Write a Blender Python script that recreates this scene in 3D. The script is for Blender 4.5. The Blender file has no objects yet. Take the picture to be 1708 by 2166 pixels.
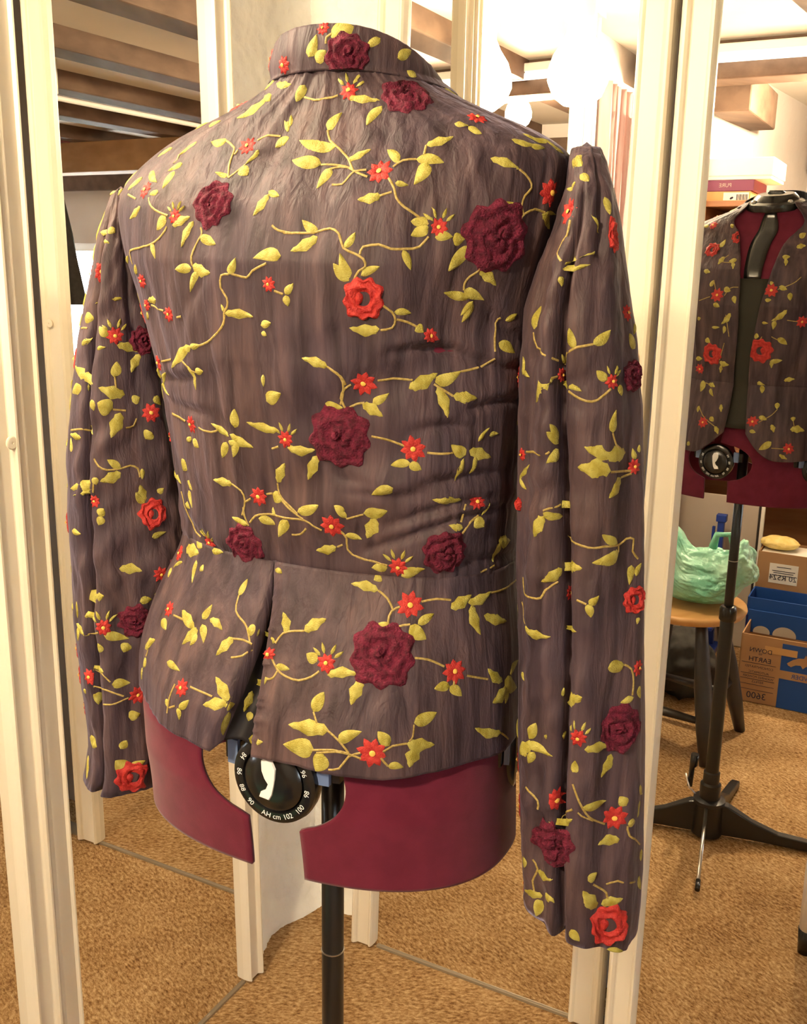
import bpy, bmesh, math, random
import numpy as np
from mathutils import Vector, Matrix, noise
from mathutils.bvhtree import BVHTree
random.seed(7)
scene = bpy.context.scene
col = scene.collection

# ------------------------------------------------------------------ camera
W, HH = 1708, 2166
F = 2120.0
CAMZ = 1.32
PITCH, ROLL = math.radians(13.9), math.radians(1.0)
fw = np.array([0, math.cos(PITCH), -math.sin(PITCH)])
r0 = np.array([1.0, 0, 0]); u0 = np.cross(r0, fw)
RT = r0*math.cos(ROLL) + u0*math.sin(ROLL)
UP = -r0*math.sin(ROLL) + u0*math.cos(ROLL)
CAM = np.array([0, 0, CAMZ])
cd = bpy.data.cameras.new('camera'); cam = bpy.data.objects.new('camera', cd); col.objects.link(cam)
cd.sensor_fit = 'VERTICAL'; cd.sensor_height = 24.0; cd.lens = F/HH*24.0
cd.clip_start = 0.02
cam.matrix_world = Matrix(((RT[0], UP[0], -fw[0], CAM[0]), (RT[1], UP[1], -fw[1], CAM[1]),
                           (RT[2], UP[2], -fw[2], CAM[2]), (0, 0, 0, 1)))
scene.camera = cam
vs = scene.view_settings
vs.view_transform = 'Standard'; vs.look = 'None'; vs.gamma = 1.0; vs.use_curve_mapping = False
vs.exposure = 2.98
LAMP_W = 16.0          # glow of the big globe lamp by the left door
BULB_W = 140.0          # glow of the smaller bulbs
world = bpy.data.worlds.new('world'); scene.world = world; world.use_nodes = True
bg = world.node_tree.nodes['Background']; bg.inputs[0].default_value = (0.80, 0.92, 1.0, 1); bg.inputs[1].default_value = 4.0
scene.cycles.use_denoising = True
scene.cycles.max_bounces = 10
scene.cycles.glossy_bounces = 6
scene.cycles.diffuse_bounces = 5
scene.cycles.sample_clamp_indirect = 18.0

# ------------------------------------------------------------------ frames of reference
AN = math.radians(27.8)
tS = np.array([math.cos(AN), -math.sin(AN), 0]); tT = np.array([math.sin(AN), math.cos(AN), 0])
def rc(s, t, z=0.0):                      # room coordinates -> world
    return s*tS + t*tT + np.array([0, 0, z])
def to_st(p): return float(np.dot(p[:3], tS)), float(np.dot(p[:3], tT))
LS = -1.0085                               # left mirror plane, s
TC = 1.513                                 # centre mirror plane, t
B4 = math.radians(31.0)                    # the right door stands slightly ajar
N4 = np.array([math.sin(B4), math.cos(B4), 0]); T4 = np.array([math.cos(B4), -math.sin(B4), 0])
P4 = np.array([.342, 1.4915, 0])
def refl4(p):
    p = np.asarray(p, float); return p - 2*np.dot(p-P4, N4)*N4
def ray(px, py):
    d = fw*F + RT*(px-W/2) - UP*(py-HH/2); return d/np.linalg.norm(d)
def proj(P):
    d = np.asarray(P)-CAM; z = d@fw
    return W/2+F*(d@RT)/z, HH/2-F*(d@UP)/z
def virt(px, py, tv):                      # point seen at a pixel, on the plane t = tv (virtual, behind the mirror)
    d = ray(px, py); k = tv/np.dot(d, tT); return CAM + d*k
def V2R(s, t, z):                          # what the right door shows at (s,t,z) -> where it really stands
    return refl4(rc(s, t, z))
def px_t(px, py, tv):
    p = virt(px, py, tv); s, t = to_st(p); return s, p[2]

# ------------------------------------------------------------------ mesh helpers
def mesh_obj(name, verts, faces, mats, parent=None, mi=None, smooth=False, label=None):
    me = bpy.data.meshes.new(name)
    me.from_pydata([tuple(float(c) for c in v) for v in verts], [], faces)
    if not isinstance(mats, (list, tuple)): mats = [mats]
    for m in mats: me.materials.append(m)
    if mi is not None:
        me.polygons.foreach_set('material_index', mi)
    if smooth:
        me.polygons.foreach_set('use_smooth', [True]*len(me.polygons))
    me.update()
    o = bpy.data.objects.new(name, me); col.objects.link(o)
    if parent is not None:
        o.parent = parent; o.matrix_parent_inverse = parent_inv(parent)
    if label: o['label'] = label
    return o
def parent_inv(p):
    return Matrix.Translation(p.location).inverted() if p.parent is None else Matrix.Identity(4)
def recalc(o):
    bm = bmesh.new(); bm.from_mesh(o.data); bmesh.ops.recalc_face_normals(bm, faces=bm.faces); bm.to_mesh(o.data); bm.free()
    return o
def bevel(o, w, seg=2, ang=35):
    m = o.modifiers.new('bevel', 'BEVEL'); m.width = w; m.segments = seg; m.limit_method = 'ANGLE'; m.angle_limit = math.radians(ang)
    return o
def solid(o, t, off=-1):
    m = o.modifiers.new('solidify', 'SOLIDIFY'); m.thickness = t; m.offset = off
    return o
def thing(name, label, cat, loc, group=None, kind=None):
    o = bpy.data.objects.new(name, None); col.objects.link(o); o.location = Vector([float(c) for c in loc])
    o.empty_display_size = .05
    tag(o, label, cat, group, kind); return o
def tag(o, label=None, cat=None, group=None, kind=None):
    if label: o['label'] = label
    if cat: o['category'] = cat
    if group: o['group'] = group
    if kind: o['kind'] = kind
    return o
BOXF = [(0,3,2,1),(4,5,6,7),(0,1,5,4),(1,2,6,5),(2,3,7,6),(3,0,4,7)]
def boxv(s0, s1, t0, t1, z0, z1, fn=rc):
    return [fn(s0,t0,z0), fn(s1,t0,z0), fn(s1,t1,z0), fn(s0,t1,z0), fn(s0,t0,z1), fn(s1,t0,z1), fn(s1,t1,z1), fn(s0,t1,z1)]
def box(name, s0, s1, t0, t1, z0, z1, mat, parent=None, fn=rc, bev=0.0, label=None):
    o = mesh_obj(name, boxv(s0,s1,t0,t1,z0,z1,fn), BOXF, mat, parent, label=label); recalc(o)
    if bev: bevel(o, bev)
    return o
def tube_data(pts, rad, n=12, cap=True):
    pts = [np.asarray(p, float) for p in pts]
    rr = rad if isinstance(rad, (list, tuple)) else [rad]*len(pts)
    V = []; Fc = []
    prev = None
    for i, p in enumerate(pts):
        d = pts[min(i+1, len(pts)-1)] - pts[max(i-1, 0)]
        d = d/(np.linalg.norm(d)+1e-12)
        if prev is None:
            a = np.array([0,0,1.]) if abs(d[2]) < .9 else np.array([1.,0,0])
        else: a = prev
        x = a - d*np.dot(a, d); x /= np.linalg.norm(x)+1e-12; y = np.cross(d, x); prev = x
        for k in range(n):
            th = 2*math.pi*k/n; V.append(p + rr[i]*(math.cos(th)*x + math.sin(th)*y))
    for i in range(len(pts)-1):
        for k in range(n):
            Fc.append((i*n+k, i*n+(k+1)%n, (i+1)*n+(k+1)%n, (i+1)*n+k))
    if cap:
        Fc.append(tuple(range(n-1, -1, -1))); Fc.append(tuple((len(pts)-1)*n+k for k in range(n)))
    return V, Fc
def tube(name, pts, rad, mat, parent=None, n=14, label=None):
    V, Fc = tube_data(pts, rad, n)
    o = mesh_obj(name, V, Fc, mat, parent, label=label); recalc(o)
    sm = o.data; sm.polygons.foreach_set('use_smooth', [len(p.vertices) == 4 for p in sm.polygons])
    return o
def lathe_data(c, axis, prof, n=32, xref=None):
    # prof: list of (radius, offset along axis)
    c = np.asarray(c, float); axis = np.asarray(axis, float); axis /= np.linalg.norm(axis)
    a = np.array([0,0,1.]) if abs(axis[2]) < .9 else np.array([1.,0,0])
    x = a - axis*np.dot(a, axis); x /= np.linalg.norm(x); y = np.cross(axis, x)
    V = []; Fc = []
    for (r, h) in prof:
        for k in range(n):
            th = 2*math.pi*k/n; V.append(c + axis*h + r*(math.cos(th)*x+math.sin(th)*y))
    for i in range(len(prof)-1):
        for k in range(n):
            Fc.append((i*n+k, i*n+(k+1)%n, (i+1)*n+(k+1)%n, (i+1)*n+k))
    if prof[0][0] > 1e-5: Fc.append(tuple(range(n-1,-1,-1)))
    if prof[-1][0] > 1e-5: Fc.append(tuple((len(prof)-1)*n+k for k in range(n)))
    return V, Fc
def lathe(name, c, axis, prof, mat, parent=None, n=32, label=None, smooth=True):
    V, Fc = lathe_data(c, axis, prof, n)
    o = mesh_obj(name, V, Fc, mat, parent, label=label)
    bm = bmesh.new(); bm.from_mesh(o.data); bmesh.ops.remove_doubles(bm, verts=bm.verts, dist=1e-6)
    bmesh.ops.recalc_face_normals(bm, faces=bm.faces); bm.to_mesh(o.data); bm.free()
    if smooth:
        o.data.polygons.foreach_set('use_smooth', [True]*len(o.data.polygons))
        try: o.data.set_sharp_from_angle(angle=math.radians(40))
        except Exception: pass
    return o
def text_geo(body, size, align='CENTER'):
    cu = bpy.data.curves.new('lettering', 'FONT'); cu.body = body; cu.size = size; cu.align_x = align; cu.align_y = 'CENTER'
    cu.resolution_u = 3
    o = bpy.data.objects.new('lettering', cu); col.objects.link(o)
    dg = bpy.context.evaluated_depsgraph_get(); dg.update()
    me = o.evaluated_get(dg).to_mesh()
    V = [tuple(v.co) for v in me.vertices]; Fc = [tuple(p.vertices) for p in me.polygons]
    o.evaluated_get(dg).to_mesh_clear()
    bpy.data.objects.remove(o); bpy.data.curves.remove(cu)
    return V, Fc

# ------------------------------------------------------------------ materials
def mat(name, base, rough=.6, spec=.4, metal=0.0, **kw):
    m = bpy.data.materials.new(name); m.use_nodes = True
    b = m.node_tree.nodes['Principled BSDF']
    b.inputs['Base Color'].default_value = (*base, 1); b.inputs['Roughness'].default_value = rough
    b.inputs['Specular IOR Level'].default_value = spec; b.inputs['Metallic'].default_value = metal
    for k, v in kw.items(): b.inputs[k.replace('_', ' ')].default_value = v
    return m
def N(m, t, **kw):
    n = m.node_tree.nodes.new(t)
    for k, v in kw.items(): setattr(n, k, v)
    return n
def Lk(m, a, b): m.node_tree.links.new(a, b)
def noisy(name, c0, c1, scale=(10,10,10), detail=4, rough=.6, spec=.4, bump=0.0, bscale=None, dist=.002, p0=.35, p1=.65, metal=0.0, **kw):
    """two colours mixed by object-space noise, with an optional noise bump"""
    m = mat(name, c0, rough, spec, metal, **kw); b = m.node_tree.nodes['Principled BSDF']
    tc = N(m, 'ShaderNodeTexCoord'); mp = N(m, 'ShaderNodeMapping'); mp.inputs['Scale'].default_value = scale
    Lk(m, tc.outputs['Object'], mp.inputs[0])
    nz = N(m, 'ShaderNodeTexNoise'); nz.inputs['Scale'].default_value = 1.0; nz.inputs['Detail'].default_value = detail
    Lk(m, mp.outputs[0], nz.inputs['Vector'])
    cr = N(m, 'ShaderNodeValToRGB'); cr.color_ramp.elements[0].position = p0; cr.color_ramp.elements[1].position = p1
    cr.color_ramp.elements[0].color = (*c0, 1); cr.color_ramp.elements[1].color = (*c1, 1)
    Lk(m, nz.outputs['Fac'], cr.inputs[0]); Lk(m, cr.outputs[0], b.inputs['Base Color'])
    if bump:
        mp2 = N(m, 'ShaderNodeMapping'); mp2.inputs['Scale'].default_value = bscale or scale
        Lk(m, tc.outputs['Object'], mp2.inputs[0])
        n2 = N(m, 'ShaderNodeTexNoise'); n2.inputs['Scale'].default_value = 1.0; n2.inputs['Detail'].default_value = 5
        Lk(m, mp2.outputs[0], n2.inputs['Vector'])
        bp = N(m, 'ShaderNodeBump'); bp.inputs['Strength'].default_value = bump; bp.inputs['Distance'].default_value = dist
        Lk(m, n2.outputs['Fac'], bp.inputs['Height']); Lk(m, bp.outputs[0], b.inputs['Normal'])
    return m
def emit(name, c, s):
    m = bpy.data.materials.new(name); m.use_nodes = True; nt = m.node_tree
    nt.nodes.remove(nt.nodes['Principled BSDF']); e = nt.nodes.new('ShaderNodeEmission')
    e.inputs[0].default_value = (*c, 1); e.inputs[1].default_value = s
    nt.links.new(e.outputs[0], nt.nodes['Material Output'].inputs[0]); return m

M = {}
M['cream'] = noisy('cream_laminate', (.74,.66,.52), (.78,.70,.56), (6,6,1.5), rough=.42, spec=.45)
M['groove'] = mat('groove_cream', (.60,.50,.36), .5)
M['mirror'] = mat('mirror_silver', (.93,.92,.90), .0, .5, 1.0)
M['track'] = mat('grey_track', (.30,.24,.17), .5, .4, .3)
M['plaster'] = noisy('white_plaster', (.86,.83,.77), (.93,.91,.86), (9,9,9), rough=.9, spec=.15, bump=.9, bscale=(38,38,38), dist=.006)
M['wall'] = noisy('pale_wall', (.62,.56,.52), (.70,.64,.60), (3,3,3), rough=.9, spec=.15, bump=.4, bscale=(30,30,30), dist=.004)
M['ceil'] = noisy('white_ceiling', (.74,.70,.62), (.80,.76,.69), (3,3,3), rough=.9, spec=.1)
M['beam'] = noisy('brown_beam', (.11,.068,.048), (.18,.115,.08), (14,3,14), rough=.7, spec=.25, bump=.5, bscale=(40,6,40))
M['beamlight'] = noisy('tan_beam', (.36,.20,.09), (.46,.27,.13), (3,14,14), rough=.6, spec=.3)
M['black'] = mat('black_plastic', (.008,.008,.009), .22, .6)
M['blackmetal'] = mat('black_painted_steel', (.010,.010,.011), .30, .55)
M['chrome'] = mat('dull_chrome', (.55,.53,.50), .28, .5, 1.0)
M['white'] = mat('white_plastic', (.82,.82,.82), .3, .5)
M['bluetab'] = mat('blue_grey_plastic', (.13,.19,.36), .4, .5)
M['blue'] = mat('blue_plastic', (.008,.04,.30), .4, .5)
M['burg'] = noisy('burgundy_cover', (.105,.006,.022), (.128,.009,.029), (60,60,60), rough=.75, spec=.2, bump=.2, bscale=(900,900,900), dist=.0006)
M['burg'].node_tree.nodes['Principled BSDF'].inputs['Sheen Weight'].default_value = .15
M['elastic'] = mat('dark_grey_elastic', (.035,.032,.025), .8, .2)
M['card'] = noisy('brown_cardboard', (.36,.20,.10), (.42,.25,.13), (5,5,5), rough=.8, spec=.2)
M['blueprint'] = mat('blue_print', (.015,.07,.30), .6, .3)
M['ink'] = mat('dark_ink', (.03,.03,.06), .7, .2)
M['paper'] = mat('white_paper', (.75,.72,.68), .7, .2)
M['purple'] = mat('purple_card', (.20,.06,.12), .6, .3)
M['tan'] = noisy('tan_card', (.52,.30,.12), (.58,.35,.16), (6,6,6), rough=.7, spec=.2)
M['wood'] = noisy('pine_wood', (.48,.25,.08), (.60,.34,.13), (25,4,4), rough=.4, spec=.4)
M['stooldark'] = mat('dark_stained_wood', (.03,.025,.025), .35, .5)
M['greybd'] = noisy('grey_board', (.46,.40,.35), (.52,.46,.40), (4,4,4), rough=.7, spec=.2)
M['yellow'] = noisy('yellow_sponge', (.75,.60,.20), (.85,.70,.30), (60,60,60), rough=.9, spec=.1)
M['coat'] = noisy('charcoal_cloth', (.045,.042,.038), (.06,.055,.05), (40,40,40), rough=.9, spec=.1)
M['pink'] = mat('dusky_pink_cloth', (.26,.08,.09), .8, .2)
M['white_paint'] = mat('white_paint', (.80,.78,.74), .45, .4)
M['lamp'] = emit('lamp_glow', (1.0, .82, .54), LAMP_W)
M['bulb'] = emit('bulb_glow', (1.0, .82, .54), BULB_W)
M['tube'] = emit('tube_glow', (1.0, .90, .72), .6)
M['outdoor'] = noisy('hedge_leaves', (.10,.22,.05), (.35,.50,.22), (9,9,9), rough=.8)

def fabric_mat():
    m = mat('aubergine_silk', (.10,.07,.075), .58, .24)
    b = m.node_tree.nodes['Principled BSDF']
    b.inputs['Sheen Weight'].default_value = .22; b.inputs['Sheen Roughness'].default_value = .35
    b.inputs['Sheen Tint'].default_value = (.62,.56,.85,1)
    tc = N(m, 'ShaderNodeTexCoord')
    def nz(scale, det, dis=0.0):
        mp = N(m, 'ShaderNodeMapping'); mp.inputs['Scale'].default_value = scale; Lk(m, tc.outputs['Object'], mp.inputs[0])
        n = N(m, 'ShaderNodeTexNoise'); n.inputs['Scale'].default_value = 1; n.inputs['Detail'].default_value = det
        n.inputs['Distortion'].default_value = dis
        Lk(m, mp.outputs[0], n.inputs['Vector']); return n
    a = nz((75,75,7), 5, .4)
    cr = N(m, 'ShaderNodeValToRGB'); e = cr.color_ramp.elements
    e[0].position = .30; e[0].color = (.029,.018,.022,1); e[1].position = .72; e[1].color = (.104,.069,.073,1)
    k = cr.color_ramp.elements.new(.50); k.color = (.062,.042,.049,1)
    Lk(m, a.outputs['Fac'], cr.inputs[0])
    bl = nz((12,12,9), 3)
    mx = N(m, 'ShaderNodeMixRGB', blend_type='MULTIPLY'); mx.inputs[0].default_value = 1.0
    c2 = N(m, 'ShaderNodeValToRGB'); c2.color_ramp.elements[0].position = .3; c2.color_ramp.elements[0].color = (.82,.80,.95,1)
    c2.color_ramp.elements[1].position = .7; c2.color_ramp.elements[1].color = (1.12,1.0,.90,1)
    Lk(m, bl.outputs['Fac'], c2.inputs[0]); Lk(m, cr.outputs[0], mx.inputs[1]); Lk(m, c2.outputs[0], mx.inputs[2])
    Lk(m, mx.outputs[0], b.inputs['Base Color'])
    n1 = nz((110,110,16), 4, .6); n2 = nz((700,700,260), 2)
    b1 = N(m, 'ShaderNodeBump'); b1.inputs['Strength'].default_value = .6; b1.inputs['Distance'].default_value = .0042
    b2 = N(m, 'ShaderNodeBump'); b2.inputs['Strength'].default_value = .35; b2.inputs['Distance'].default_value = .0006
    Lk(m, n1.outputs['Fac'], b1.inputs['Height']); Lk(m, n2.outputs['Fac'], b2.inputs['Height'])
    Lk(m, b1.outputs[0], b2.inputs['Normal']); Lk(m, b2.outputs[0], b.inputs['Normal'])
    return m
M['silk'] = fabric_mat()
M['leaf'] = noisy('olive_thread', (.27,.225,.018), (.47,.42,.10), (170,170,120), rough=.5, spec=.4, bump=.8, bscale=(900,900,1400), dist=.0012, p0=.3, p1=.7)
M['vine'] = noisy('gold_thread', (.24,.17,.035), (.40,.30,.10), (500,500,500), rough=.55, spec=.35)
M['red'] = noisy('red_thread', (.33,.012,.012), (.47,.034,.026), (240,240,240), rough=.55, spec=.35, bump=.8, bscale=(900,900,900), dist=.0012)
M['rose'] = noisy('burgundy_thread', (.062,.005,.015), (.155,.013,.038), (230,230,230), rough=.75, spec=.25, bump=1.0, bscale=(650,650,650), dist=.0022)
M['eye'] = mat('yellow_thread', (.72,.42,.08), .5, .4)
M['lining_shade'] = mat('lining_and_pleat_shade', (.012,.010,.013), .6, .3)  # inside of the jacket; also the painted shade in the pleat
# ------------------------------------------------------------------ the mirrors as optics (used to find where reflected things stand)
def trace(px, py):
    p = CAM.copy(); d = ray(px, py)
    for _ in range(6):
        best = None
        den = d@tS
        if den < -1e-6:
            k = (LS-p@tS)/den
            if k > 1e-4:
                q = p+d*k
                if 0.06 < q@tT < 1.31: best = (k, tS)
        den = d@tT
        if den > 1e-6:
            k = (TC-p@tT)/den; q = p+d*k
            if k > 1e-4 and -.86 < q@tS < -.40 and (best is None or k < best[0]): best = (k, tT)
        den = d@N4
        if den > 1e-6:
            k = ((P4-p)@N4)/den; q = p+d*k
            if k > 1e-4 and -.40 <= q@tS < .9 and (best is None or k < best[0]): best = (k, N4)
        if best is None: break
        p = p+d*best[0]; d = d-2*(d@best[1])*best[1]
    return p, d
def trace_t(px, py, t):
    p, d = trace(px, py); k = (t-p@tT)/(d@tT); q = p+d*k; return q@tS, q@tT, q[2]
def trace_s(px, py, s):
    p, d = trace(px, py); k = (s-p@tS)/(d@tS); q = p+d*k; return q@tS, q@tT, q[2]
def trace_z(px, py, z):
    p, d = trace(px, py); k = (z-p[2])/d[2]; q = p+d*k; return q@tS, q@tT, q[2]

# ------------------------------------------------------------------ setting
S0, S1, T0, T1, ZC = -1.05, 3.9, -2.2, 1.61, 2.035
def carpet_mat():
    m = mat('loop_carpet', (.40,.24,.11), .95, .1); b = m.node_tree.nodes['Principled BSDF']
    tc = N(m, 'ShaderNodeTexCoord'); mp = N(m, 'ShaderNodeMapping'); mp.inputs['Rotation'].default_value = (0,0,.25)
    mp.inputs['Scale'].default_value = (85,170,85); Lk(m, tc.outputs['Object'], mp.inputs[0])
    n1 = N(m, 'ShaderNodeTexNoise'); n1.inputs['Scale'].default_value = 1; n1.inputs['Detail'].default_value = 6; n1.inputs['Roughness'].default_value = .75
    Lk(m, mp.outputs[0], n1.inputs['Vector'])
    mp3 = N(m, 'ShaderNodeMapping'); mp3.inputs['Scale'].default_value = (7,7,7); Lk(m, tc.outputs['Object'], mp3.inputs[0])
    n3 = N(m, 'ShaderNodeTexNoise'); n3.inputs['Scale'].default_value = 1; n3.inputs['Detail'].default_value = 3; Lk(m, mp3.outputs[0], n3.inputs['Vector'])
    ad = N(m, 'ShaderNodeMath', operation='MULTIPLY_ADD'); ad.inputs[1].default_value = .22; Lk(m, n3.outputs['Fac'], ad.inputs[0]); Lk(m, n1.outputs['Fac'], ad.inputs[2])
    cr = N(m, 'ShaderNodeValToRGB'); e = cr.color_ramp.elements
    e[0].position = .45; e[0].color = (.15,.065,.022,1); e[1].position = .78; e[1].color = (.74,.52,.29,1)
    k = e.new(.60); k.color = (.42,.245,.105,1)
    Lk(m, ad.outputs[0], cr.inputs[0]); Lk(m, cr.outputs[0], b.inputs['Base Color'])
    bp = N(m, 'ShaderNodeBump'); bp.inputs['Strength'].default_value = .8; bp.inputs['Distance'].default_value = .006
    Lk(m, n1.outputs['Fac'], bp.inputs['Height']); Lk(m, bp.outputs[0], b.inputs['Normal'])
    return m
M['carpet'] = carpet_mat()
o = box('floor', S0-.1, S1+.1, T0-.1, T1+.1, -.05, 0, M['carpet']); tag(o, kind='structure')
o = box('ceiling', S0-.1, S1+.1, T0-.1, T1+.1, ZC, ZC+.05, M['ceil']); tag(o, kind='structure')

def rough_wall(name, fn, us, zs, amp):
    V = []; Fc = []
    nu, nz = len(us), len(zs)
    for u in us:
        for z in zs:
            w = fn(u, 0, z)
            k = amp*(.9*noise.noise(Vector((w[0]*6, w[1]*6, w[2]*4)))+.55*noise.noise(Vector((w[0]*19, w[1]*19+w[2]*9, w[2]*14)))+.30*abs(noise.noise(Vector((w[0]*60, w[1]*60+w[2]*40, w[2]*50))))+.18*noise.noise(Vector((w[0]*110, w[1]*110, w[2]*110))))
            flare = .03*max(0, (.18-z)/.18)**2*(1+1.2*noise.noise(Vector((w[0]*14, w[1]*14, 3))))          # the plaster spreads at its foot
            V.append(fn(u, (k+flare) if amp else 0, z))
    for i in range(nu-1):
        for j in range(nz-1):
            Fc.append((i*nz+j, (i+1)*nz+j, (i+1)*nz+j+1, i*nz+j+1))
    return V, Fc
zs = list(np.linspace(-.02, ZC, 330))
V, Fc = rough_wall('wall_left', lambda u, d, z: rc(S0+d, u, z), list(np.linspace(1.18, T1+.02, 80)), zs, .015)
o = mesh_obj('wall_left', V, Fc, M['plaster'], smooth=True); tag(o, kind='structure')
V2, F2 = rough_wall('x', lambda u, d, z: rc(u, T1-d, z), list(np.linspace(S0-.02, -.74, 60)), zs, .014)
o = mesh_obj('wall_right', V2, F2, M['plaster'], smooth=True); tag(o, kind='structure')
for (nm, a) in (('wall_left_rear', (S0-.06, S0-.012, T0-.05, 1.2)), ('wall_right_rear', (-.76, S1+.05, T1+.012, T1+.06))):
    o = box(nm, *a, 0, ZC, M['wall']); tag(o, kind='structure')

# mirrored doors -----------------------------------------------------
PROF = [(0,0),(0,.010),(.02,.016),(.06,.021),(.13,.0245),(.20,.0245),(.27,.021),(.31,.0175),(.34,.0168),(.80,.0168),(.83,.0185),(.87,.0205),(.93,.0205),(.97,.016),(1.0,.004),(1.0,0)]
def stile(fn, u0b, u1b, u0t, u1t, z0, z1, parent, d0=0.0, name='stile'):
    """upright moulding; fn(u, d, z) -> world; u0 = outer edge, u1 = edge by the glass; b/t = at foot / at head"""
    V = []; n = len(PROF)
    for z, a, b in ((z0, u0b, u1b), (z1, u0t, u1t)):
        for (x, d) in PROF: V.append(fn(a+(b-a)*x, d+d0, z))
    Fc = [(i, (i+1) % n, n+(i+1) % n, n+i) for i in range(n)] + [tuple(range(n)), tuple(range(2*n-1, n-1, -1))]
    return recalc(mesh_obj(name, V, Fc, M['cream'], parent))
def pane(fn, ub0, ub1, ut0, ut1, z0, z1, parent, d=.004):
    V = [fn(ub0, d-.003, z0), fn(ub1, d-.003, z0), fn(ut1, d-.003, z1), fn(ut0, d-.003, z1), fn(ub0, d, z0), fn(ub1, d, z0), fn(ut1, d, z1), fn(ut0, d, z1)]
    return recalc(mesh_obj('mirror_pane', V, [(0,3,2,1),(4,5,6,7),(0,1,5,4),(1,2,6,5),(2,3,7,6),(3,0,4,7)], M['mirror'], parent))
def cap(fn, u, z, d, parent):
    c = fn(u, d-.001, z); ax = fn(u, d+.1, z)-fn(u, d, z)
    V, Fc = lathe_data(c, ax, [(.0085,0),(.0085,.0016),(.007,.0022),(.0018,.0022),(.0018,.0008),(0.0001,.0008)], 20)
    return recalc(mesh_obj('screw_cap', V, Fc, M['cream'], parent))
DZ = 2.02
fL = lambda u, d, z: rc(LS-.004+d, u, z)
fC = lambda u, d, z: rc(u, TC+.004-d, z)
f4 = lambda u, d, z: P4 + T4*u - N4*(d-.004) + np.array([0,0,z])
def door(n, label, fn, ua, ub):
    t = thing('door_%d' % n, label, None, fn((ua+ub)/2, 0, 0), kind='structure'); return t
zb = .006
# left wall, nearest door (its edge cuts the photo's left border)
d = door(1, 'nearest mirrored wardrobe door at the left edge of the photo', fL, .06, .857)
pane(fL, .10, .814, .10, .814, zb, DZ, d)
stile(fL, .857, .812, .857, .812, zb, DZ, d, .004); stile(fL, .055, .10, .055, .10, zb, DZ, d, .004); stile(fL, -.04, .0545, -.04, .0545, zb, DZ, d, .0, 'jamb')
cap(fL, .842, 1.10, .027, d)
d = door(2, 'mirrored wardrobe door left of the jacket beside the white wall', fL, .857, 1.32)
pane(fL, .899, 1.303, .899, 1.263, zb, DZ, d)
stile(fL, .8572, .900, .8572, .900, zb, DZ, d)
stile(fL, 1.341, 1.300, 1.299, 1.257, zb, DZ, d)
# right wall, centre door
d = door(3, 'mirrored wardrobe door behind the jacket', fC, -.87, -.378)
pane(fC, -.846, -.441, -.797, -.432, zb, DZ, d)
stile(fC, -.893, -.845, -.846, -.797, zb, DZ, d)
stile(fC, -.379, -.441, -.379, -.432, zb, DZ, d)
cap(fC, -.405, 1.19, .023, d)
def u4(px, py):
    r = ray(px, py); k = ((P4-CAM)@N4)/(r@N4); return ((CAM+r*k)-P4)@T4
a, b = u4(1411, 500), u4(1486, 500)
d = door(4, 'mirrored wardrobe door right of the jacket reflecting its front', f4, a, .75)
pane(f4, b, .70, b, .70, zb, DZ, d)
stile(f4, a, b, a, b, zb, DZ, d); stile(f4, .75, .70, .75, .70, zb, DZ, d)
# floor and head tracks
o = box('trim_1', LS-.03, LS+.004, -.04, 1.30, 0, .005, M['track']); tag(o, kind='structure')
o = box('trim_2', -.84, .9, TC-.004, TC+.03, 0, .005, M['track']); tag(o, kind='structure')
o = box('trim_3', LS-.04, LS+.03, -.04, 1.34, DZ, DZ+.06, M['cream']); tag(o, kind='structure')
o = box('trim_4', -.87, 1.0, TC-.10, TC+.04, DZ, DZ+.06, M['cream']); tag(o, kind='structure')

# ------------------------------------------------------------------ room behind the camera
# back wall with the window, seen twice-reflected at the photo's left edge
WS0, WS1, WZ0, WZ1 = 2.55, 3.62, .60, 1.42
def wall_with_hole(name, s0, s1, z0, z1, hs0, hs1, hz0, hz1, t, th):
    V = []; Fc = []
    for (a, b, c, d) in ((s0, hs0, z0, z1), (hs1, s1, z0, z1), (hs0, hs1, z0, hz0), (hs0, hs1, hz1, z1)):
        n = len(V); V += boxv(a, b, t-th, t, c, d); Fc += [tuple(i+n for i in f) for f in BOXF]
    return recalc(mesh_obj(name, V, Fc, M['wall']))
o = wall_with_hole('wall_back', S0-.05, S1+.05, 0, ZC, WS0, WS1, WZ0, WZ1, T0, .12); tag(o, kind='structure')
o = box('wall_far', S1, S1+.06, T0-.1, T1+.1, 0, ZC, M['wall']); tag(o, kind='structure')
w = thing('window_1', 'bright window in the back wall seen in the left mirror', None, rc((WS0+WS1)/2, T0, WZ0), kind='structure')
V = []; Fc = []
for (a, b, c, d) in ((WS0, WS0+.05, WZ0, WZ1), (WS1-.05, WS1, WZ0, WZ1), (WS0, WS1, WZ0, WZ0+.05), (WS0, WS1, WZ1-.05, WZ1), ((WS0+WS1)/2-.02, (WS0+WS1)/2+.02, WZ0, WZ1)):
    n = len(V); V += boxv(a, b, T0-.09, T0-.04, c, d); Fc += [tuple(i+n for i in f) for f in BOXF]
recalc(mesh_obj('window_frame', V, Fc, M['white_paint'], w))
gm = bpy.data.materials.new('window_glass'); gm.use_nodes = True; nt = gm.node_tree
nt.nodes.remove(nt.nodes['Principled BSDF'])
g1 = nt.nodes.new('ShaderNodeBsdfTransparent'); g2 = nt.nodes.new('ShaderNodeBsdfGlossy'); g2.inputs['Roughness'].default_value = .02
mx = nt.nodes.new('ShaderNodeMixShader'); mx.inputs[0].default_value = .06
nt.links.new(g1.outputs[0], mx.inputs[1]); nt.links.new(g2.outputs[0], mx.inputs[2]); nt.links.new(mx.outputs[0], nt.nodes['Material Output'].inputs[0])
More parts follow.
